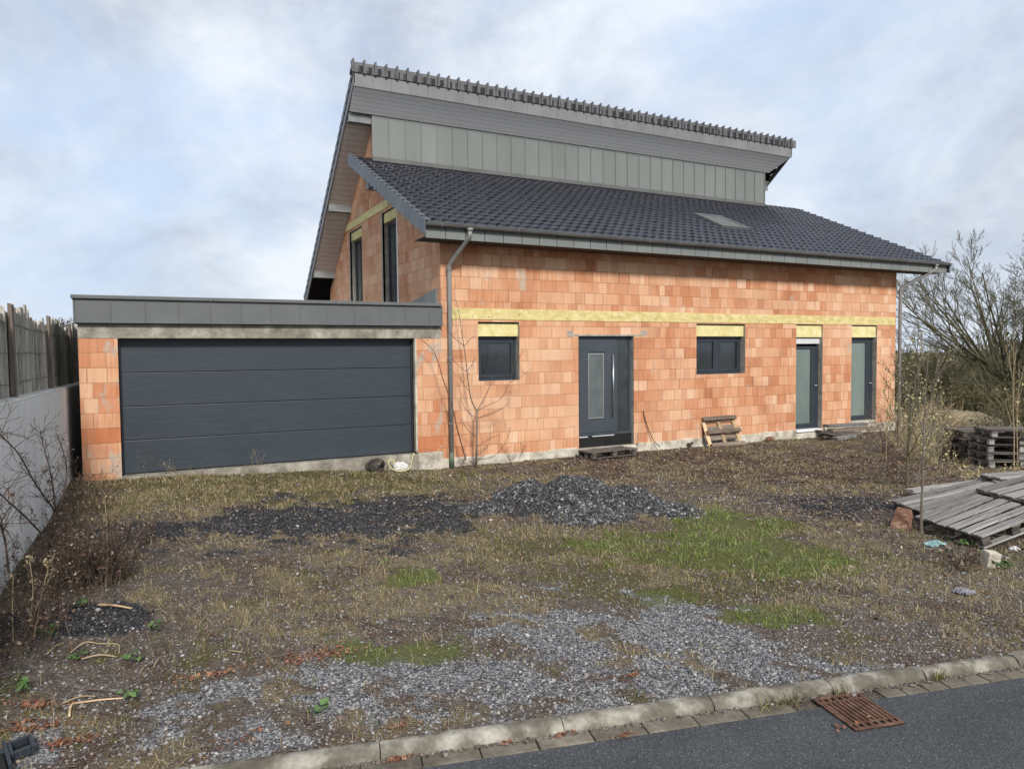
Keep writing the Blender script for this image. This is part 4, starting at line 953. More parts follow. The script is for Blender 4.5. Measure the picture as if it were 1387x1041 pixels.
for i in range(89):
    for j in range(89):
        if hh[i:i+2, j:j+2].max() > .01: hp.f.append((i*90+j, (i+1)*90+j, (i+1)*90+j+1, i*90+j+1)); hp.m.append(0)
heap = empty('gravel_heap', (0, 0, 0)); tag(heap, 'low heap of dark grey gravel in the middle of the yard', 'gravel heap')
M['heap'] = noisy('heap_gravel', [(.3, (.02, .02, .023)), (.7, (.09, .09, .098))], 30, rough=.95, bmp=.8, bdist=.02)
hp.build('mound', M['heap'], heap, smooth=True)
x = rs.uniform(hc.x-2.6, hc.x+2.6, 120000); y = rs.uniform(hc.y-2.6, hc.y+2.6, 120000); h = heap_h(x, y); k = h > rs.uniform(0.0, .06, len(h)); x, y, h = x[k], y[k], h[k]; m = len(x)
sz = .0115*np.exp(rs.normal(0, .48, m)); sz = np.minimum(sz, .034); o = mass('stones', STONES, np.stack([x, y, height(x, y)+h-.03+sz*.3], -1), rots(m, rs, .8), np.repeat(sz[:, None], 3, 1), M['stone_heap'], heap); o['kind'] = 'stuff'

# ------------------------------------------------------------------ pallets and boards
def board(name, L, w, h, mat, parent, loc, rz=0., rng=rnd, rag=.004):
    """one sawn board along its own x axis, slightly irregular"""
    mb = MB(); n = 5; b0 = 0
    for i in range(n):
        x = L*i/(n-1)+(rng.uniform(-.012, .012) if i in (0, n-1) else 0); o = rng.gauss(0, rag); q = rng.gauss(0, rag*.6)
        mb.v += [(x, -w/2+o, -h/2+q), (x, w/2+o, -h/2+q), (x, w/2+o, h/2+q), (x, -w/2+o, h/2+q)]
    for i in range(n-1):
        for j in range(4): a = i*4; mb.f.append((a+j, a+4+j, a+4+(j+1) % 4, a+(j+1) % 4)); mb.m.append(0)
    mb.f += [(0, 1, 2, 3), ((n-1)*4+3, (n-1)*4+2, (n-1)*4+1, (n-1)*4)]; mb.m += [0, 0]
    return mb.build(name, mat, parent, bevel=.004, loc=loc, rot=(0, 0, rz))
def pallet(name, L, Wd, mat, mat2, label, group=None, ntop=5, seed=1, mat3=None):
    """flat pallet, origin at one lower corner: top boards along x, stringers along y, blocks and bottom boards"""
    rg = random.Random(seed); t = empty(name); tag(t, label, 'pallet', group)
    bw = Wd/ntop*.74
    for k in range(ntop):
        board('top_board', L+rg.uniform(-.015, .015), bw*rg.uniform(.9, 1.08), .02, mat, t, (rg.uniform(-.01, .01), bw/2+k*(Wd-bw)/(ntop-1), .133+rg.uniform(0, .004)), rg.gauss(0, .006), rg)
    for xx in (.05, L/2, L-.05): board('stringer', Wd, .10, .02, mat2, t, (xx, 0, .1115), math.pi/2, rg)
    for xx in (.06, L/2, L-.06):
        for yy in (.055, Wd/2, Wd-.055): MB().box(-.05, .05, -.045, .045, -.039, .039).build('block', mat3 or mat2, t, bevel=.005, loc=(xx, yy, .0605))
    for yy in (.055, Wd/2, Wd-.055): board('bottom_board', L, .095, .02, mat, t, (0, yy, .0105), 0, rg)
    return t
def setpose(o, loc, M3): o.matrix_world = Matrix.Translation(loc) @ M3.to_4x4()
def euler3(rx, ry, rz): return Euler((rx, ry, rz)).to_matrix()
# leaning against the wall, underside to the viewer
pal = pallet('pallet', 1.05, .78, M['pallet_brown'], M['slat_cream'], 'small wooden pallet leaning upright against the brick wall under the double window', seed=21, ntop=4, mat3=M['slat_cream'])
bl = ony(955, 608, -.36); tilt = math.acos(.34/.78)
ax = Vector((1, 0, .0)); ay = Vector((0, math.cos(tilt), math.sin(tilt))); 
# local z (top side) must face the wall: x along the wall reversed
m3 = Matrix(((-1, 0, 0), (0, ay.y, ay.z), (0, ay.z, -ay.y))).transposed()
setpose(pal, Vector((bl.x+1.26, -.40, float(height(bl.x, -.4))+.0)), m3)
# step before the front door
pal = pallet('pallet', 1.2, .52, M['pallet_dark'], M['pallet_dark'], 'dark wet pallet laid flat as a step before the front door', seed=22, ntop=4)
c = ony(785, 622, -.70); pal.location = (c.x+.30, -.74, float(height(c.x, -.6))+.03); pal.rotation_euler = (0, 0, R(4))
# grey pallets at the right
A = pallet('pallet', .82, 1.08, M['pallet_grey'], M['pallet_dark'], 'tilted silvery grey pallet nearest the kerb, six pale boards, behind the thin sapling', 'grey pallets lying at the right', 6, 23)
setpose(A, Vector((2.69, -8.655, float(height(2.69, -8.655))+.02)), euler3(-.03, -.32, -.38))
B = pallet('pallet', 1.25, 1.15, M['pallet_grey'], M['pallet_dark'], 'grey pallet overlapping the right end of the tilted pale one, cut by the picture edge', 'grey pallets lying at the right', 6, 24)
setpose(B, Vector((3.50, -8.98, float(height(3.4, -8.9))+.27)), euler3(.0, -.20, -.34))
Cp = pallet('pallet', 1.25, .95, M['pallet_grey'], M['pallet_dark'], 'grey pallet lying behind the tilted one, partly under a long plank', 'grey pallets lying at the right', 5, 25)
setpose(Cp, Vector((3.45, -7.62, float(height(3.5, -7.6))-.0)), euler3(-.03, -.24, -.50))
D = pallet('pallet', 1.6, .9, M['pallet_grey'], M['pallet_brown'], 'grey pallet at the right edge behind the overlapping one', 'grey pallets lying at the right', 5, 26)
setpose(D, Vector((4.55, -8.25, float(height(4.6, -8.2))+.31)), euler3(.0, -.03, -.32))
E1 = pallet('pallet', 1.2, .8, M['pallet_dark'], M['pallet_brown'], 'dark flat pallet on the ground propping up the overlapping grey pallet', 'grey pallets lying at the right', 5, 27)
ex, ey = 3.50+.25*.943+.15*.333, -8.98-.25*.333+.15*.943
E1.location = (ex, ey, float(height(4.3, -8.6))-.012); E1.rotation_euler = (0, 0, -.34)
E2 = copy_tree(E1); E2.location.z += .149; E2.rotation_euler.z = -.32; E2['label'] = 'dark flat pallet directly under the overlapping grey pallet, on another dark one'
def loose(name, L, w, h, mat, p, q, label, cat='plank', group=None, off=0.):
    d = (q-p); L = L or d.length; o = board(name, L, w, h, mat, None, p, 0)
    xa = d.normalized(); ya = Vector((0, 0, 1)).cross(xa).normalized(); za = xa.cross(ya)
    o.matrix_world = Matrix.Translation(p) @ Matrix((xa, ya, za)).transposed().to_4x4(); tag(o, label, cat, group); return o
p = gp(1232, 674)+Vector((0, 0, .10)); q = at(1395, 643, 11.6)
loose('plank', 0, .13, .05, M['pallet_grey'], p, q, 'long grey plank resting along the back of the lying pallets')
p = gp(1235, 682)+Vector((0, 0, .06)); q = at(1330, 660, 10.6)
loose('plank', 0, .09, .05, M['pallet_dark'], p, q, 'short dark plank under the long grey one')
# stacks
def stack(n, corner, toward, mats, group, labels, seed):
    d = (toward-corner); a = math.atan2(d.y, d.x)-math.pi/2
    pr = pallet('pallet', 1.2, .8, mats[0], mats[1], labels[0], group, 5, seed); rg = random.Random(seed)
    for k in range(n):
        o = pr if k == 0 else copy_tree(pr); o['label'] = labels[k]
        o.rotation_euler = (0, 0, a+rg.gauss(0, .035)); o.location = (corner.x+rg.gauss(0, .02), corner.y+rg.gauss(0, .02), float(height(corner.x, corner.y))-.01+k*.149)
cA = gp(1338, 634); tA = gp(1268, 612)
pos5 = ['lowest', 'second from the ground', 'middle', 'second from the top', 'topmost']
stack(5, cA, tA, (M['pallet_dark'], M['pallet_grey']), 'pallets in the dark stacks at the right', ['dark pallet, %s of the five in the stack at the right edge' % w for w in pos5], 31)
cB = gp(1302, 622); tB = gp(1240, 608)
stack(4, cB, tB, (M['pallet_dark'], M['pallet_dark']), 'pallets in the dark stacks at the right', ['dark pallet, %s in the lower stack behind the leafy twigs' % w for w in ('lowest of four', 'second of four', 'third of four', 'topmost of four')], 32)
# planks at the terrace door
for (a, b, yy, z0, lb, mt) in (((1112, 590), (1165, 586), -.55, 0, 'dark plank lowest of the pile below the terrace doors', 'pallet_dark'), ((1124, 583), (1186, 579), -.42, 0, 'brown plank lying across the pile below the terrace doors', 'pallet_brown'), ((1118, 577), (1172, 574), -.38, 0, 'grey plank topmost of the pile below the terrace doors', 'pallet_grey'), ((1130, 594), (1156, 590), -.85, 0, 'short grey offcut in front of the plank pile', 'pallet_grey'), ((1108, 584), (1140, 590), -.60, 0, 'dark plank slanting off the left end of the pile', 'pallet_dark')):
    p = ony(*a, yy); q = ony(*b, yy-.05)
    loose('plank', 0, .20, .07, M[mt], p, q, lb)
loose('plank', 0, .10, .05, M['pallet_dark'], gp(893, 607)+Vector((0, 0, .03)), gp(914, 606)+Vector((0, 0, .04)), 'small dark board lying at the foot of the wall right of the door', 'board')

# ------------------------------------------------------------------ small litter
def lump(name, size, mat, loc, label, cat, seed, rz=0, flat=.7, sub=2, jag=.25):
    bm = bmesh.new(); bmesh.ops.create_icosphere(bm, subdivisions=sub, radius=1); rg = random.Random(seed)
    for v in bm.verts: v.co *= 1+rg.uniform(-jag, jag); v.co = Vector((v.co.x*size[0], v.co.y*size[1], v.co.z*size[2]))
    me = bpy.data.meshes.new(name); bm.to_mesh(me); bm.free(); me.materials.append(mat)
    o = bpy.data.objects.new(name, me); COL.objects.link(o); o.location = loc; o.rotation_euler = (0, 0, rz); tag(o, label, cat); return o
def crumple(name, w, d, h, mat, loc, label, cat, seed, rz=0):
    n = 22; rr_ = np.random.RandomState(seed); U, V = np.meshgrid(np.linspace(-1, 1, n), np.linspace(-1, 1, n), indexing='ij')
    hz = (1-np.clip(np.hypot(U, V), 0, 1)**2)*.5+.9*np.abs(fbm(U*2.4+seed, V*2.4, seed, 3)-.5)*2
    hz = np.clip(hz, 0, None)*h; X = U*w*(1+.25*(fbm(U*2, V*2, seed+3)-.5)); Y = V*d*(1+.4*(fbm(U*2, V*2, seed+4)-.5))
    mb = MB(); mb.v = [tuple(p) for p in np.stack([X, Y, hz], -1).reshape(-1, 3)]
    mb.f = [(i*n+j, (i+1)*n+j, (i+1)*n+j+1, i*n+j+1) for i in range(n-1) for j in range(n-1) if math.hypot(U[i, j], V[i, j]) < 1.05+.2*rr_.rand()]; mb.m = [0]*len(mb.f)
    o = mb.build(name, mat, loc=loc, rot=(0, 0, rz)); so_ = o.modifiers.new('thick', 'SOLIDIFY'); so_.thickness = .004; tag(o, label, cat); return o
M['film_cyan'] = noisy('cyan_film', [(.3, (.10, .20, .20)), (.5, (.20, .33, .33)), (.7, (.36, .48, .47))], 14, rough=.4, bmp=.4)
M['film_violet'] = noisy('greyish_violet_film', [(.3, (.13, .125, .15)), (.7, (.26, .25, .29))], 14, rough=.45, bmp=.4)
M['film_white'] = noisy('white_film', [(.3, (.45, .44, .42)), (.7, (.74, .73, .70))], 14, rough=.6, bmp=.4)
M['red_brick'] = noisy('broken_clay_block', [(.3, (.10, .05, .034)), (.55, (.19, .095, .06)), (.66, (.40, .29, .21))], 7, (3, 1, 1), rough=.9, bmp=.5, fine=30)
c = gp(1266, 738); crumple('plastic_film', .13, .08, .055, M['film_cyan'], (c.x, c.y, c.z+.005), 'crumpled turquoise plastic film beside the sapling at the grey pallet', 'plastic film', 3)
c = gp(1305, 803); crumple('plastic_film', .085, .07, .05, M['film_violet'], (c.x, c.y, c.z+.005), 'crumpled greyish violet plastic scrap in the dry grass at the right', 'plastic film', 5)
c = gp(1374, 744); crumple('plastic_film', .05, .04, .04, M['film_white'], (c.x, c.y, c.z+.005), 'small white plastic scrap near the pale concrete block at the right', 'plastic film', 6)
c = gp(1221, 714)
hb_ = MB(); hb_.hexa([(-.16, -.10, 0), (.15, -.13, 0), (.20, .09, 0), (-.12, .12, 0), (-.05, -.06, .17), (.13, -.10, .21), (.15, .06, .23), (-.02, .08, .18)])
o = hb_.build('clay_block', M['red_brick'], bevel=.012, loc=(c.x, c.y, c.z+.0), rot=(0, 0, .5)); tag(o, 'broken red brown clay block in front of the lying pallets', 'clay block')
c = gp(1340, 766); o = MB().hexa([(-.07, -.05, 0), (.07, -.05, 0), (.07, .05, 0), (-.07, .05, 0), (-.068, -.045, .16), (.066, -.05, .15), (.068, .05, .155), (-.07, .046, .165)]).build('concrete_block', M['plinth'], bevel=.01, loc=(c.x, c.y, c.z-.01), rot=(.12, .1, -.3)); tag(o, 'pale concrete block standing in the grass before the grey pallets', 'concrete block')
c = gp(1050, 598); lump('brick_shard', (.13, .08, .07), M['red_brick'], (c.x, -.18, c.z+.05), 'orange brick shard lying at the foot of the house wall', 'brick shard', 4)
for (u, v, s_, sd_) in ((935, 688, .05, 2), (1228, 760, .04, 5), (420, 660, .03, 6), (250, 662, .025, 7), (722, 938, .03, 8), (300, 870, .06, 9), (250, 935, .05, 12), (445, 905, .035, 13)):
    pass
# dark cable coil, white sack and yellow hose by the garage sill
M['cable'] = noisy('dark_cable', [(.3, (.03, .024, .02)), (.7, (.085, .07, .06))], 20, rough=.7)
M['hose_yellow'] = noisy('pale_yellow_hose', [(.3, (.52, .47, .20)), (.7, (.66, .60, .32))], 8, rough=.55)
c = ony(508, 634, -.22); mb = MB(); rg = random.Random(3)
for k in range(9):
    r0 = .13+rg.uniform(-.02, .03); yo = -.06+k*.014; n = 26
    mb.tube([(r0*1.15*math.cos(a)+rg.gauss(0, .003), yo+rg.gauss(0, .004), .12+r0*.85*math.sin(a)+rg.gauss(0, .003)) for a in np.linspace(0, 2*math.pi, n)], .0105, 6)
o = mb.build('cable_coil', M['cable'], smooth=True, loc=(c.x, -.19, float(height(c.x, -.2))), rot=(.35, 0, .2)); tag(o, 'coil of dark cable leaning on the sill of the garage door', 'cable coil')
c = ony(543, 632, -.16); lump('sack', (.15, .07, .10), M['film_white'], (c.x, -.14, float(height(c.x, -.14))+.08), 'crumpled dirty white sack behind the yellow hose at the garage sill', 'sack', 8, sub=3, jag=.12)
pts = [ony(u, v, -.22) for u, v in ((561, 613), (558, 622), (556, 631), (552, 636), (543, 638), (533, 636), (527, 630), (526, 625), (530, 622), (534, 624), (533, 629))]
def smooth_path(p, k=4):
    out = []
    for i in range(len(p)-1):
        a, b, c_, d = p[max(i-1, 0)], p[i], p[i+1], p[min(i+2, len(p)-1)]
        for j in range(k):
            t = j/k; out.append(.5*((2*b)+(c_-a)*t+(2*a-5*b+4*c_-d)*t*t+(3*b-a-3*c_+d)*t**3))
    return out+[p[-1]]
o = MB().tube(smooth_path(pts), .011, 8).build('hose', M['hose_yellow'], smooth=True); tag(o, 'pale yellow hose looped over the end of the garage sill', 'hose')
pts = [ony(u, v, y_) for u, v, y_ in ((871, 556, -.01), (874, 568, -.03), (879, 583, -.05), (886, 597, -.09), (894, 605, -.16))]
o = MB().tube(smooth_path(pts), .010, 6).build('cable', M['cable'], smooth=True); tag(o, 'thin black cable hanging out of the brick wall right of the door', 'cable')
c = ony(934, 602, -.10); o = MB().tube([(0, 0, -.1), (0, 0, .02), (0, .0, .06)], .045, 12).tube([(0, 0, .0), (.09, 0, .07)], .03, 10).build('pipe_stub', M['cable'], smooth=True, loc=(c.x, -.10, float(height(c.x, -.1))+.05)); tag(o, 'dark pipe stub out of the ground left of the leaning pallet', 'pipe stub')
# black plastic foot at lower left
c = gp(30, 1022); bf = empty('barrier_foot', (c.x, c.y, c.z+.02), (.12, -.1, .25)); tag(bf, 'black plastic barrier foot with a square socket at the lower left corner', 'barrier foot')
fm = MB(); frame_ring(fm, -.055, .055, -.06, .06, -.0, .05, .018, lambda x, y, z: (x, z, y)); fm.build('socket', M['anthracite'], bf, bevel=.005)
MB().box(-.036, .036, -.041, .041, .002, .012).build('socket_floor', M['black'], bf)
MB().box(-.30, -.056, .0, .045, .0, .042).build('arm', M['anthracite'], bf, bevel=.006)
MB().box(-.34, -.075, -.20, -.001, -.02, .035).build('slab', M['black'], bf, bevel=.008)
MB().box(-.074, -.056, -.15, .085, .0, .055).build('web', M['anthracite'], bf, bevel=.004)

# ------------------------------------------------------------------ plants
def grow(mb, p, d, L, r, lvl, rg, spread=.6, up=.12, kids_=4, shrink=.62, seg=4, wob=.10, rmin=.0025, nb=5, tips=None, start=.25):
    pts = [p.copy()]; rad = [r]; d = d.normalized(); cur = p.copy()
    for i in range(seg):
        d = (d+Vector((rg.gauss(0, wob), rg.gauss(0, wob), rg.gauss(0, wob)+up*.25))).normalized()
        cur = cur+d*(L/seg); pts.append(cur.copy()); rad.append(max(rmin, r*(1-.72*(i+1)/seg)))
    mb.tube(pts, rad, nb if lvl > 1 else max(3, nb-2), cap=False)
    if tips is not None and lvl <= 1: tips += pts[1:]
    if lvl <= 0: return
    for k in range(kids_):
        t = start+(1-start)*(k+rg.random())/kids_; i = min(int(t*seg), seg-1); q = pts[i].lerp(pts[i+1], t*seg-i)
        ax = (pts[i+1]-pts[i]).normalized(); o = ax.orthogonal().normalized(); o.rotate(Matrix.Rotation(rg.uniform(0, 2*math.pi), 3, ax))
        a = spread*rg.uniform(.7, 1.3); nd = ax*math.cos(a)+o*math.sin(a)+Vector((0, 0, up))
        rr_ = max(rmin, r*(1-.72*t)*.62)
        grow(mb, q, nd, L*shrink*rg.uniform(.65, 1.15)*(1.15-.45*t), rr_, lvl-1, rg, spread, up, kids_, shrink, max(3, seg-1), wob*1.15, rmin, nb, tips, start)
def leaves_on(name, tips, n, size, mat, parent, seed, jit=.03):
    r_ = np.random.RandomState(seed); T = np.array([tuple(t) for t in tips]); i = r_.randint(0, len(T), n)
    s = size*np.exp(r_.normal(0, .35, n))
    o = mass(name, FLAKES, T[i]+r_.normal(0, jit, (n, 3)), rots(n, r_, 1.2), np.repeat(s[:, None], 3, 1), mat, parent); o['kind'] = 'stuff'; return o
# big bare tree at the right edge
tp = at(1368, 560, 33.); tp.z = float(height(tp.x, tp.y))
bt = empty('bare_tree', tp); tag(bt, 'large leafless tree with a wide fan of olive branches at the right edge', 'tree')
rg = random.Random(17); tk = MB(); cr = MB(); 
tk.tube([(0, 0, -.5), (.05, 0, .8), (.0, .1, 1.7)], [.48, .38, .32], 10)
for k in range(32):
    a = k*2.4+rg.uniform(-.3, .3); el = rg.uniform(.22, 1.3); z0 = rg.uniform(.9, 1.8)
    d = Vector((math.cos(a)*math.cos(el), math.sin(a)*math.cos(el), math.sin(el)))
    grow(cr, Vector((d.x*.2, d.y*.2, z0)), d, rg.uniform(5.2, 7.2), rg.uniform(.05, .10), 4, rg, .46, .08, 5, .50, 5, .06, .0055, 5, None, .2)
tk.build('trunk', M['bark_olive'], bt, smooth=True); cr.build('crown', M['bark_olive'], bt, smooth=True)
# young bare tree in front of the wall
yt = empty('young_tree', (0, 0, 0)); b = ony(645, 633, -.30); yt.location = b; tag(yt, 'slim young leafless tree before the small single window', 'tree')
def rel(u, v, y): return ony(u, v, y)-b
st = MB(); st.tube([rel(645, 634, -.3), rel(645.5, 600, -.3), rel(646, 575, -.3), rel(646, 556, -.3)], [.024, .020, .018, .016], 8)
st.tube(smooth_path([rel(646, 557, -.3), rel(638, 540, -.28), rel(634, 515, -.28), rel(630, 480, -.27), rel(626, 455, -.27), rel(622, 425, -.25), rel(617, 405, -.25)]), [.014-.0004*i for i in range(25)], 6)
st.build('trunk', M['bark_grey'], yt, smooth=True)
br_ = MB(); rg = random.Random(4)
for pl_ in ([(646, 556), (662, 548), (678, 540), (690, 518), (699, 480), (700, 452)], [(646, 556), (655, 540), (664, 522), (668, 510)], [(646, 566), (665, 560), (684, 550), (693, 538)], [(645, 566), (634, 558), (626, 545), (622, 522)], [(645, 592), (634, 582), (624, 572), (612, 588)], [(645, 606), (660, 596), (678, 588)], [(636, 530), (628, 520), (618, 498)], [(632, 503), (622, 496), (606, 480)], [(628, 468), (616, 458), (603, 444)], [(632, 503), (640, 492), (646, 478)], [(628, 470), (636, 460), (643, 455)], [(645, 618), (660, 605), (664, 585), (665, 566)], [(645, 622), (668, 618), (684, 600), (692, 578)], [(690, 518), (705, 510), (720, 499)], [(699, 490), (706, 480), (708, 472)]):
    yo = -.3+rg.uniform(-.35, .1); n = len(pl_)
    pp = smooth_path([rel(u, v, -.3+(yo+.3)*i/(n-1)) for i, (u, v) in enumerate(pl_)], 3)
    br_.tube(pp, [max(.0026, .0075-.006*i/len(pp)) for i in range(len(pp))], 5, cap=False)
    for k in range(2, len(pp)-1, 2):
        q = pp[k]; grow(br_, q, Vector((rg.gauss(0, 1), rg.gauss(0, .6), rg.uniform(.2, 1))), rg.uniform(.06, .2), .0042, 0, rg, seg=3, rmin=.0025, nb=4)
br_.build('branches', M['twig'], yt)
# arching stem across the garage pier
pp = smooth_path([ony(u, v, -.35+.0*u) for u, v in ((568, 458), (577, 465), (587, 475), (594, 492), (599, 510), (606, 530), (612, 548), (618, 575), (624, 598), (631, 622))])
vm = MB().tube(pp, [.004+.0003*i for i in range(len(pp))], 5); rg = random.Random(6)
for k in range(3, len(pp)-2, 2): grow(vm, pp[k], Vector((rg.gauss(0, 1), rg.gauss(0, .5), .4)), rg.uniform(.05, .22), .004, 0, rg, seg=3, nb=4)
o = vm.build('bramble_stem', M['twig_red']); tag(o, 'thin arching bramble stem before the brick pier right of the garage door', 'bramble')
# dry weeds: upright stalks with side twigs and seed heads
def weed(name, base, h, n, spread, mat, label, seed, group=None, head=.5, cat='dry weed', r=.004, leaf=None, lvl=1):
    rg = random.Random(seed); t = empty(name, base); tag(t, label, cat, group); mb = MB(); tips = []
    for k in range(n):
        d = Vector((rg.gauss(0, spread), rg.gauss(0, spread), 1)); p0 = Vector((rg.gauss(0, spread*.25), rg.gauss(0, spread*.25), -.03))
        grow(mb, p0, d, h*rg.uniform(.55, 1.08), r*rg.uniform(.7, 1.3), lvl, rg, .55, .15, 5, .32, 5, .07, .0014*max(1, r/.004), 4, tips, .35)
    mb.build('stalks', mat, t)
    if head: leaves_on('seed_heads', tips, int(len(tips)*head)+6, .016 if leaf is None else leaf[1], M['litter'] if leaf is None else leaf[0], t, seed)
    return t
def g0(u, v): return gp(u, v)
dry = 'dry weeds along the retaining wall'
weed('dry_weed', g0(132, 792), .62, 70, .36, M['dead_dark'], 'dense dark brown weed thicket beside the retaining wall', 41, dry, .5, r=.0042)
weed('dry_weed', g0(165, 782), .45, 40, .42, M['dead_dark'], 'lower brown weed clump right of the dense thicket', 42, dry, .5)
weed('dry_weed', g0(92, 745), .55, 40, .45, M['dead_dark'], 'brown weed clump at the foot of the concrete wall', 43, dry, .5)
weed('dry_weed', g0(140, 690), .5, 16, .4, M['dead_dark'], 'thin brown weeds before the left brick pier', 44, dry, .4)
weed('dry_weed', g0(20, 880), .5, 34, .45, M['dead_dark'], 'brown weed tangle at the left picture edge', 45, dry, .4, r=.003)
weed('dry_weed', g0(60, 800), .5, 40, .5, M['dead_dark'], 'wide low brown weeds between wall and thicket', 46, dry, .5, r=.003)
weed('dry_weed', g0(55, 850), .5, 40, .5, M['dead_dark'], 'dark tangled weeds behind the tufted straw stalks', 47, dry, .5, r=.003)
weed('dry_weed', g0(105, 800), .6, 50, .4, M['dead_dark'], 'dark weed clump between the tufted stalks and the thicket', 48, dry, .5)
weed('dry_weed', g0(100, 715), .6, 40, .45, M['dead_dark'], 'tall brown weeds at the wall behind the thicket', 49, dry, .5)
weed('dry_weed', g0(190, 735), .4, 36, .5, M['dead_dark'], 'low dark weeds on the small black gravel patch', 50, dry, .4)
weed('dry_weed', g0(120, 672), .45, 30, .5, M['straw'], 'pale dry weeds where the wall meets the garage', 51, dry, .4, r=.003)
for i, (pl_, lb) in enumerate((([(75, 692), (60, 672), (45, 650), (25, 614), (0, 589), (-25, 565)], 'long dark bare stem arching left across the concrete wall'), ([(56, 722), (35, 700), (15, 682), (0, 668), (-20, 650)], 'shorter dark bare stem leaning left before the concrete wall'), ([(75, 690), (72, 660), (66, 630), (58, 600), (55, 585)], 'dark bare stem rising steeply before the concrete wall'), ([(80, 690), (90, 650), (88, 620), (78, 590)], 'thin bare stem close to the wall end'), ([(12, 775), (8, 740), (2, 715), (-10, 700)], 'dark bare stem at the picture edge low on the wall'))):
    X = -6.05+.02*i; pp = smooth_path([onx(u, v, X) for u, v in pl_]); rg = random.Random(50+i); mb = MB()
    mb.tube(pp, [max(.003, .009-.0065*k/len(pp)) for k in range(len(pp))], 5, cap=False); tips = []
    for k in range(2, len(pp), 1):
        for _ in range(2): grow(mb, pp[k], Vector((rg.gauss(0, .35), rg.gauss(0, 1), rg.uniform(-.3, 1.0))), rg.uniform(.08, .32), .0035, 1, rg, .7, .1, 3, .45, 3, .15, .0018, 4, tips)
    t = empty('bare_shrub', pp[0]); tag(t, lb, 'shrub', 'bare shrubs before the retaining wall'); o = mb.build('twigs', M['dead_dark'], t, loc=-pp[0])
    l = leaves_on('dry_leaves', tips, 16, .022, M['litter'], t, 60+i); l.location = -pp[0]
pale = 'pale upright stalks at the left'
for i, (u0, v0, u1, v1, lb) in enumerate(((33, 862, 68, 758, 'pale straw stalk leaning right with a tufted head'), (46, 862, 70, 775, 'second thin straw stalk leaning beside the tufted one'), (39, 850, 40, 758, 'upright pale stalk by the concrete wall'), (18, 870, 18, 780, 'reddish dry stalk nearest the left edge'), (143, 795, 142, 672, 'tall pale stalk standing in the brown thicket'), (122, 790, 121, 705, 'shorter pale stalk in the brown thicket'))):
    b = g0(u0, v0); dep = (b-CAM).dot(_F); tpt = at(u1, v1, dep+.1); rg = random.Random(70+i); mb = MB(); mid = (b+tpt)/2+Vector((rg.gauss(0, .02), 0, rg.gauss(0, .02)))
    pp = smooth_path([b, mid, tpt]); mb.tube(pp, [.0048-.003*k/len(pp) for k in range(len(pp))], 5); tips = [tpt]
    for k in range(2, len(pp)): grow(mb, pp[k], Vector((rg.gauss(0, 1), rg.gauss(0, 1), 1.)), rg.uniform(.03, .10), .0018, 0, rg, seg=2, rmin=.0012, nb=3, tips=tips)
    t = empty('dry_stalk', b); tag(t, lb, 'dry stalk', pale); mb.build('stalk', M['straw'], t, loc=-b)
    l = leaves_on('seed_head', tips[:1] if i else tips[:1]*1, 14 if i else 34, .018, M['straw'], t, 80+i, .022); l.location = -b
# weeds at the house wall
weed('wall_weed', g0(722, 621), 1.0, 3, .10, M['twig_red'], 'tall reddish weed left of the front door', 90, 'reddish weeds at the house wall', 1.2)
weed('wall_weed', g0(744, 617), .62, 4, .2, M['twig_red'], 'short reddish weed nearest the front door', 91, 'reddish weeds at the house wall', 1.2)
weed('wall_weed', g0(700, 625), .5, 8, .4, M['twig_red'], 'bushy red brown weed between young tree and door', 92, 'reddish weeds at the house wall', 1.)
weed('wall_weed', g0(632, 634), .35, 10, .4, M['twig_red'], 'low dark red weed at the foot of the downpipe', 93, 'reddish weeds at the house wall', 1.)
weed('wall_weed', g0(345, 648), .5, 5, .4, M['straw'], 'sparse pale weed before the garage door centre', 94, 'pale weeds before the garage', .3, r=.003)
weed('wall_weed', g0(190, 655), .6, 5, .4, M['dead_dark'], 'thin weed before the left corner of the garage door', 95, 'pale weeds before the garage', .3, r=.003)
weed('wall_weed', g0(250, 652), .45, 6, .5, M['straw'], 'spreading pale weed before the garage door left of centre', 96, 'pale weeds before the garage', .3, r=.003)
# saplings at the right with pale buds
def sapling(name, base, h, label, seed, r, lvl=2, budn=160, lean=(0, 0), kids_=7, spread=.6, group=None, mat='bark_grey', bud='bud', bsz=.024, start=.3, shr=.36):
    rg = random.Random(seed); t = empty(name, base); tag(t, label, 'sapling', group); mb = MB(); tips = []
    grow(mb, Vector((0, 0, -.05)), Vector((lean[0], lean[1], 1)), h, r, lvl, rg, spread, .2, kids_, shr, 6, .04, .0028, 6, tips, start)
    mb.build('stem', M[mat], t)
    if budn: leaves_on('buds', tips, budn, bsz, M[bud], t, seed)
    return t
sg = 'budding saplings before the pallets'
sapling('sapling', g0(1248, 722), 2.1, 'thin grey sapling directly left of the tilted pale pallet', 101, .017, 2, 150, (-.02, 0), 9, .55, sg, start=.35)
sapling('sapling', g0(1229, 668), 1.9, 'olive green budding sapling behind the clay block', 102, .022, 2, 240, (-.03, 0), 10, .6, sg, 'bark_olive', start=.25)
sapling('sapling', g0(1240, 662), 1.6, 'slanting sapling between the two upright budding ones', 103, .010, 2, 160, (.25, 0), 7, .6, sg)
sapling('sapling', g0(1215, 640), 1.9, 'leftmost budding sapling before the house corner', 104, .012, 2, 260, (-.12, 0), 9, .7, sg, 'bark_olive')
sapling('sapling', g0(1272, 650), .9, 'twiggy budding sapling before the lower pallet stack', 105, .010, 2, 240, (.1, 0), 8, .7, sg)
sapling('sapling', g0(1200, 625), 1.5, 'small tan sapling nearest the terrace doors', 106, .008, 2, 140, (-.1, 0), 8, .7, sg, 'straw')
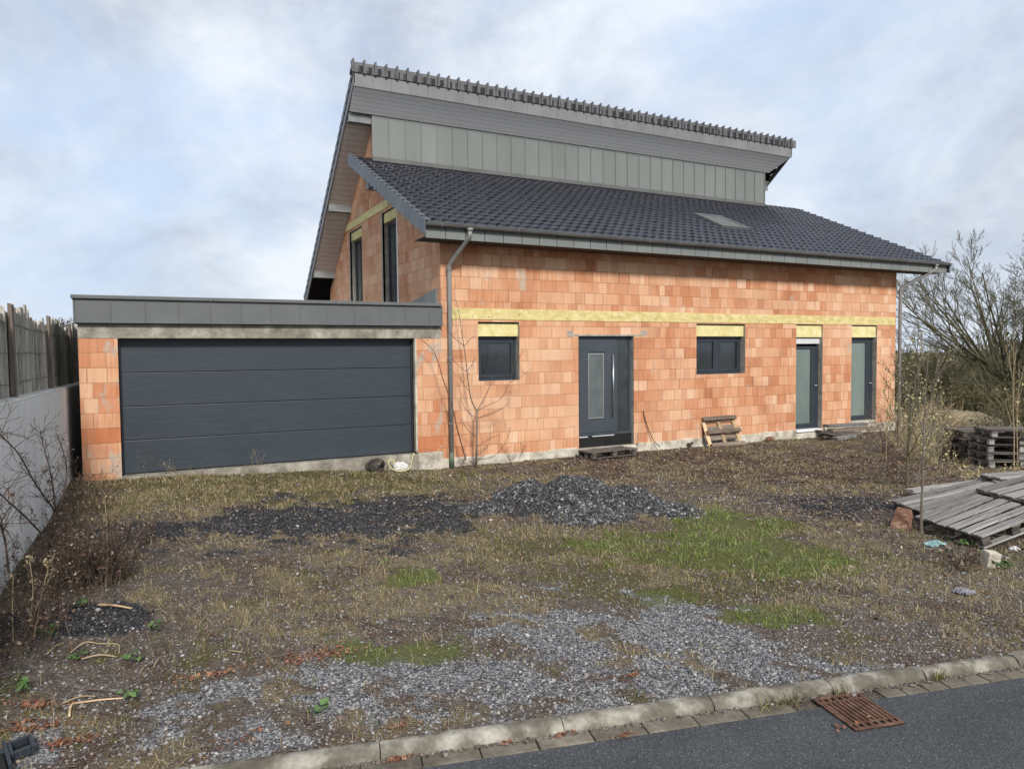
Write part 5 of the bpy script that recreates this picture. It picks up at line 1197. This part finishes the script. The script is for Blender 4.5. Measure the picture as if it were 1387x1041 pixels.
sapling('sapling', g0(1374, 640), 2.3, 'tan upright sapling at the right edge before the pallet stack', 107, .012, 1, 40, (.02, 0), 8, .4, sg, 'straw')
sapling('sapling', g0(1379, 642), 1.8, 'second tan sapling tight at the right picture edge', 108, .010, 1, 30, (-.03, 0), 8, .4, sg, 'straw')
wg = 'tall winter weeds at the right'
k = 0
for (u, v, h, n, mt, lb) in ((1200, 612, 1.3, 34, 'twig', 'tall brown weeds before the right house corner'), (1235, 622, 1.3, 44, 'straw', 'pale dry weeds left of the lower pallet stack'), (1262, 628, 1.0, 26, 'straw', 'brown weeds beside the lower pallet stack'), (1285, 640, .5, 7, 'straw', 'dry weeds before the lower pallet stack'), (1320, 655, .35, 10, 'straw', 'low dry weeds before the taller pallet stack'), (1365, 655, .35, 10, 'straw', 'dry weeds at the right edge before the stack'), (1210, 655, .7, 22, 'twig', 'brown weed clump left of the budding saplings'), (1180, 600, .6, 14, 'twig', 'brown weeds by the plank pile'), (1360, 720, .3, 12, 'straw', 'short straw clump under the grey pallet edge'), (1300, 770, .25, 14, 'dead_dark', 'low brown weed clump left of the concrete block')):
    k += 1; weed('tall_weed', g0(u, v), h, n, .32, M[mt], lb, 110+k, wg, .5, r=.0045, leaf=(M['bud' if mt == 'straw' else 'litter'], .024))
# small green weeds
def rosette(u, v, r, n, label, seed):
    r_ = np.random.RandomState(seed); b = gp(u, v); a = r_.uniform(0, 2*np.pi, n); q = r*np.sqrt(r_.rand(n))
    o = mass('green_weed', FLAKES, np.stack([np.cos(a)*q, np.sin(a)*q, .02+.05*r_.rand(n)], -1), rots(n, r_, .6), np.repeat((.038*np.exp(r_.normal(0, .3, n)))[:, None], 3, 1), M['weed_green']); o.location = b; tag(o, label, 'green weed', 'small green weeds')
for i, (u, v, r, n, lb) in enumerate(((60, 862, .09, 26, 'small green weed on the black gravel at the left'), (112, 822, .06, 16, 'tiny green weed behind the black gravel patch at the left'), (104, 894, .06, 16, 'green leafed weed below the fallen pale stalks'), (210, 856, .05, 12, 'small green weed right of the black gravel patch'), (182, 896, .06, 12, 'flat green weed right of the fallen stalks'), (27, 938, .05, 12, 'tiny green weed near the left picture edge'), (178, 950, .07, 14, 'mossy green weed at the tip of the fallen twig'), (430, 966, .06, 16, 'green weed in the gravel near the kerb'), (1355, 770, .1, 22, 'green weed beside the pale concrete block'), (1310, 742, .1, 22, 'green weed in front of the grey pallet'), (1278, 752, .07, 16, 'green weed left of the concrete block by the turquoise film'))):
    rosette(u, v, r, n, lb, 130+i)
# grass tufts growing at the kerb foot
def tuft(t, s, n, r, label, seed):
    r_ = np.random.RandomState(seed); x, y = kxy(t, s); h = .055*np.exp(r_.normal(0, .35, n))
    o = mass('kerb_tuft', BLADES, np.stack([r_.normal(0, r, n)*KD[0], r_.normal(0, r, n)*KD[1], np.zeros(n)], -1), rots(n, r_, .7), np.stack([np.full(n, .008), h, h], -1), M['grass_olive']); o.location = (x, y, ROADZ+.005); tag(o, label, 'grass tuft', 'grass tufts at the kerb')
tuft(3.35, .125, 110, .10, 'grass tuft at the kerb left of the drain grate', 151); tuft(4.50, .12, 90, .05, 'grass tuft at the kerb right of the drain grate', 152); tuft(3.75, .115, 50, .06, 'grass blades between kerb and drain grate', 153)
# fallen stalks and sticks
for i, (pl_, r, mt, lb) in enumerate((([(133, 821), (155, 825), (179, 826)], .012, 'slat_cream', 'pale wood splinter lying before the brown thicket'), ([(64, 888), (75, 881), (87, 873)], .006, 'straw', 'short pale stalk lying at the left on dark gravel'), ([(96, 886), (115, 876), (135, 874), (160, 875), (161, 887)], .006, 'straw', 'bent pale stalk lying on the black gravel edge'), ([(110, 895), (135, 893), (158, 892)], .006, 'straw', 'straight pale stalk below the bent one'), ([(208, 906), (214, 899), (222, 890)], .004, 'straw', 'thin twig fork in the gravel left of centre'), ([(94, 973), (97, 962), (110, 954), (140, 950), (168, 948)], .007, 'slat_cream', 'long hooked straw coloured stalk in the lower left'), ([(118, 936), (140, 941), (178, 944)], .006, 'twig', 'brown twig above the hooked stalk'), ([(308, 883), (328, 889)], .005, 'straw', 'small straw stick on the gravel'), ([(85, 955), (110, 950), (130, 946)], .006, 'straw', 'pale stalk crossing the hooked one'), ([(560, 672), (600, 668), (645, 664)], .010, 'twig', 'brown stick lying left of the gravel heap'))):
    pp = smooth_path([gp(u, v)+Vector((0, 0, .015+.02*(j == 1))) for j, (u, v) in enumerate(pl_)])
    o = MB().tube(pp, [r*(1-.4*j/len(pp)) for j in range(len(pp))], 6).build('fallen_stalk', M[mt], smooth=True); tag(o, lb, 'stalk')

# ------------------------------------------------------------------ background at the right and left
def bush(name, c, rad, nleaf, size, mat, twig, label, seed, cat='bush', ntw=110, group=None, sink=.1):
    r_ = np.random.RandomState(seed); rg = random.Random(seed); t = empty(name, c); tag(t, label, cat, group)
    mb = MB()
    for k in range(ntw):
        d = Vector((rg.gauss(0, .75)*rad[0]/rad[2], rg.gauss(0, .75)*rad[1]/rad[2], 1)); p0 = Vector((rg.gauss(0, .25)*rad[0], rg.gauss(0, .25)*rad[1], -.2))
        grow(mb, p0, d, rad[2]*rg.uniform(.9, 1.5), .012*rad[2], 1, rg, .5, .1, 4, .5, 4, .10, .0045*max(1, rad[2]), 4)
    mb.build('stems', M[twig], t)
    nc = max(8, nleaf//90); u = r_.normal(0, 1, (nc, 3)); u /= np.linalg.norm(u, axis=1)[:, None]; cc = u*(r_.rand(nc, 1)**.4)*np.array(rad)*.92; cc[:, 2] = np.abs(cc[:, 2])*1.0+rad[2]*.15
    i = r_.randint(0, nc, nleaf); P = cc[i]+r_.normal(0, 1, (nleaf, 3))*np.array(rad)*.17
    s = size*np.exp(r_.normal(0, .4, nleaf)); mass('foliage', FLAKES, P, rots(nleaf, r_, 1.3), np.stack([s*.6, s*1.3, s], -1), M[mat], t); return t
def base(u, depth): p = at(u, 560, depth); p.z = float(height(p.x, p.y)); return p
bg_ = 'bushes beyond the yard at the right'
bush('bush', base(1245, 34), (2.2, 2.0, 2.2), 3000, .075, 'hedge', 'bark_olive', 'olive brown bush just right of the house corner', 201, group=bg_)
bush('bush', base(1312, 30), (1.5, 1.4, 1.25), 4000, .06, 'hedge', 'bark_olive', 'rounded yellowish olive bush left of the bare tree trunk', 202, group=bg_)
bush('bush', base(1382, 31), (1.6, 1.6, 2.2), 4600, .07, 'hedge_dark', 'bark_olive', 'dark ivy clad bush around the bare tree trunk', 203, group=bg_)
bush('bush', base(1275, 42), (2.6, 2.2, 2.7), 2500, .085, 'hedge_dark', 'bark_olive', 'dark bush behind the olive one, farther off', 204, group=bg_)
bush('bush', base(1345, 44), (3.0, 2.4, 3.6), 3000, .085, 'hedge', 'bark_olive', 'wide brown bush behind the bare tree', 205, group=bg_)
bush('bush', base(1222, 40), (1.2, 1.2, 1.4), 1300, .08, 'hedge_dark', 'bark_olive', 'dark bush touching the right downpipe in the picture', 206, group=bg_)
bush('bush', base(1430, 27), (2.2, 2.2, 1.9), 3600, .09, 'hedge', 'bark_olive', 'brown thicket at the right picture edge', 207, group=bg_, ntw=110)
bush('bush', base(1362, 23), (1.2, .9, .95), 700, .05, 'hedge', 'bark_olive', 'twiggy brown thicket behind the pallet stacks', 208, group=bg_, ntw=80)
bush('bush', base(1268, 24), (1.1, .9, .75), 900, .05, 'litter', 'straw', 'low russet and straw coloured thicket behind the saplings', 209, group=bg_, ntw=110)
for i, (u, d, w, h, lb) in enumerate(((1230, 150, 7, 4.2, 'far dark tree left in the distant row'), (1272, 170, 9, 3.7, 'far olive tree in the middle of the distant row'), (1318, 140, 6, 4.6, 'far tree right of the middle in the distant row'), (1365, 105, 11, 5.2, 'far tree behind the bare tree'), (1420, 95, 11, 5.4, 'far tree beyond the right picture edge'))):
    bush('far_tree', base(u, d), (w*.62, w*.5, h*1.05), 3800, .34, 'hedge_dark' if i % 2 == 0 else 'hedge', 'bark_olive', lb, 220+i, 'tree', 30, 'distant trees beyond the yard')
# pale earth mound behind the saplings
mc = base(1290, 26); n = 40; U, V = np.meshgrid(np.linspace(-1, 1, n), np.linspace(-1, 1, n), indexing='ij')
q = np.hypot(U, V); hz = np.clip(1-q*q, 0, 1)**1.4*.5+(fbm(U*4, V*4, 77, 4)-.5)*.25*(q < .95); X = mc.x+U*3.2; Y = mc.y+V*2.2
mb = MB(); mb.v = [tuple(p) for p in np.stack([X, Y, height(X, Y)+hz-.06], -1).reshape(-1, 3)]; mb.f = [(i*n+j, (i+1)*n+j, (i+1)*n+j+1, i*n+j+1) for i in range(n-1) for j in range(n-1)]; mb.m = [0]*len(mb.f)
M['mound'] = noisy('pale_earth', [(.3, (.13, .105, .06)), (.7, (.34, .28, .185))], 3, rough=.95, bmp=.6, fine=12)
tag(mb.build('earth_mound', M['mound'], smooth=True), kind='structure')
# shrub peeping over the palisade
bush('shrub', onx(92, 455, -6.9), (.35, .45, .42), 420, .05, 'ivy', 'twig', 'small pale leafed shrub showing above the palisade next to the garage', 231, 'shrub', 50)
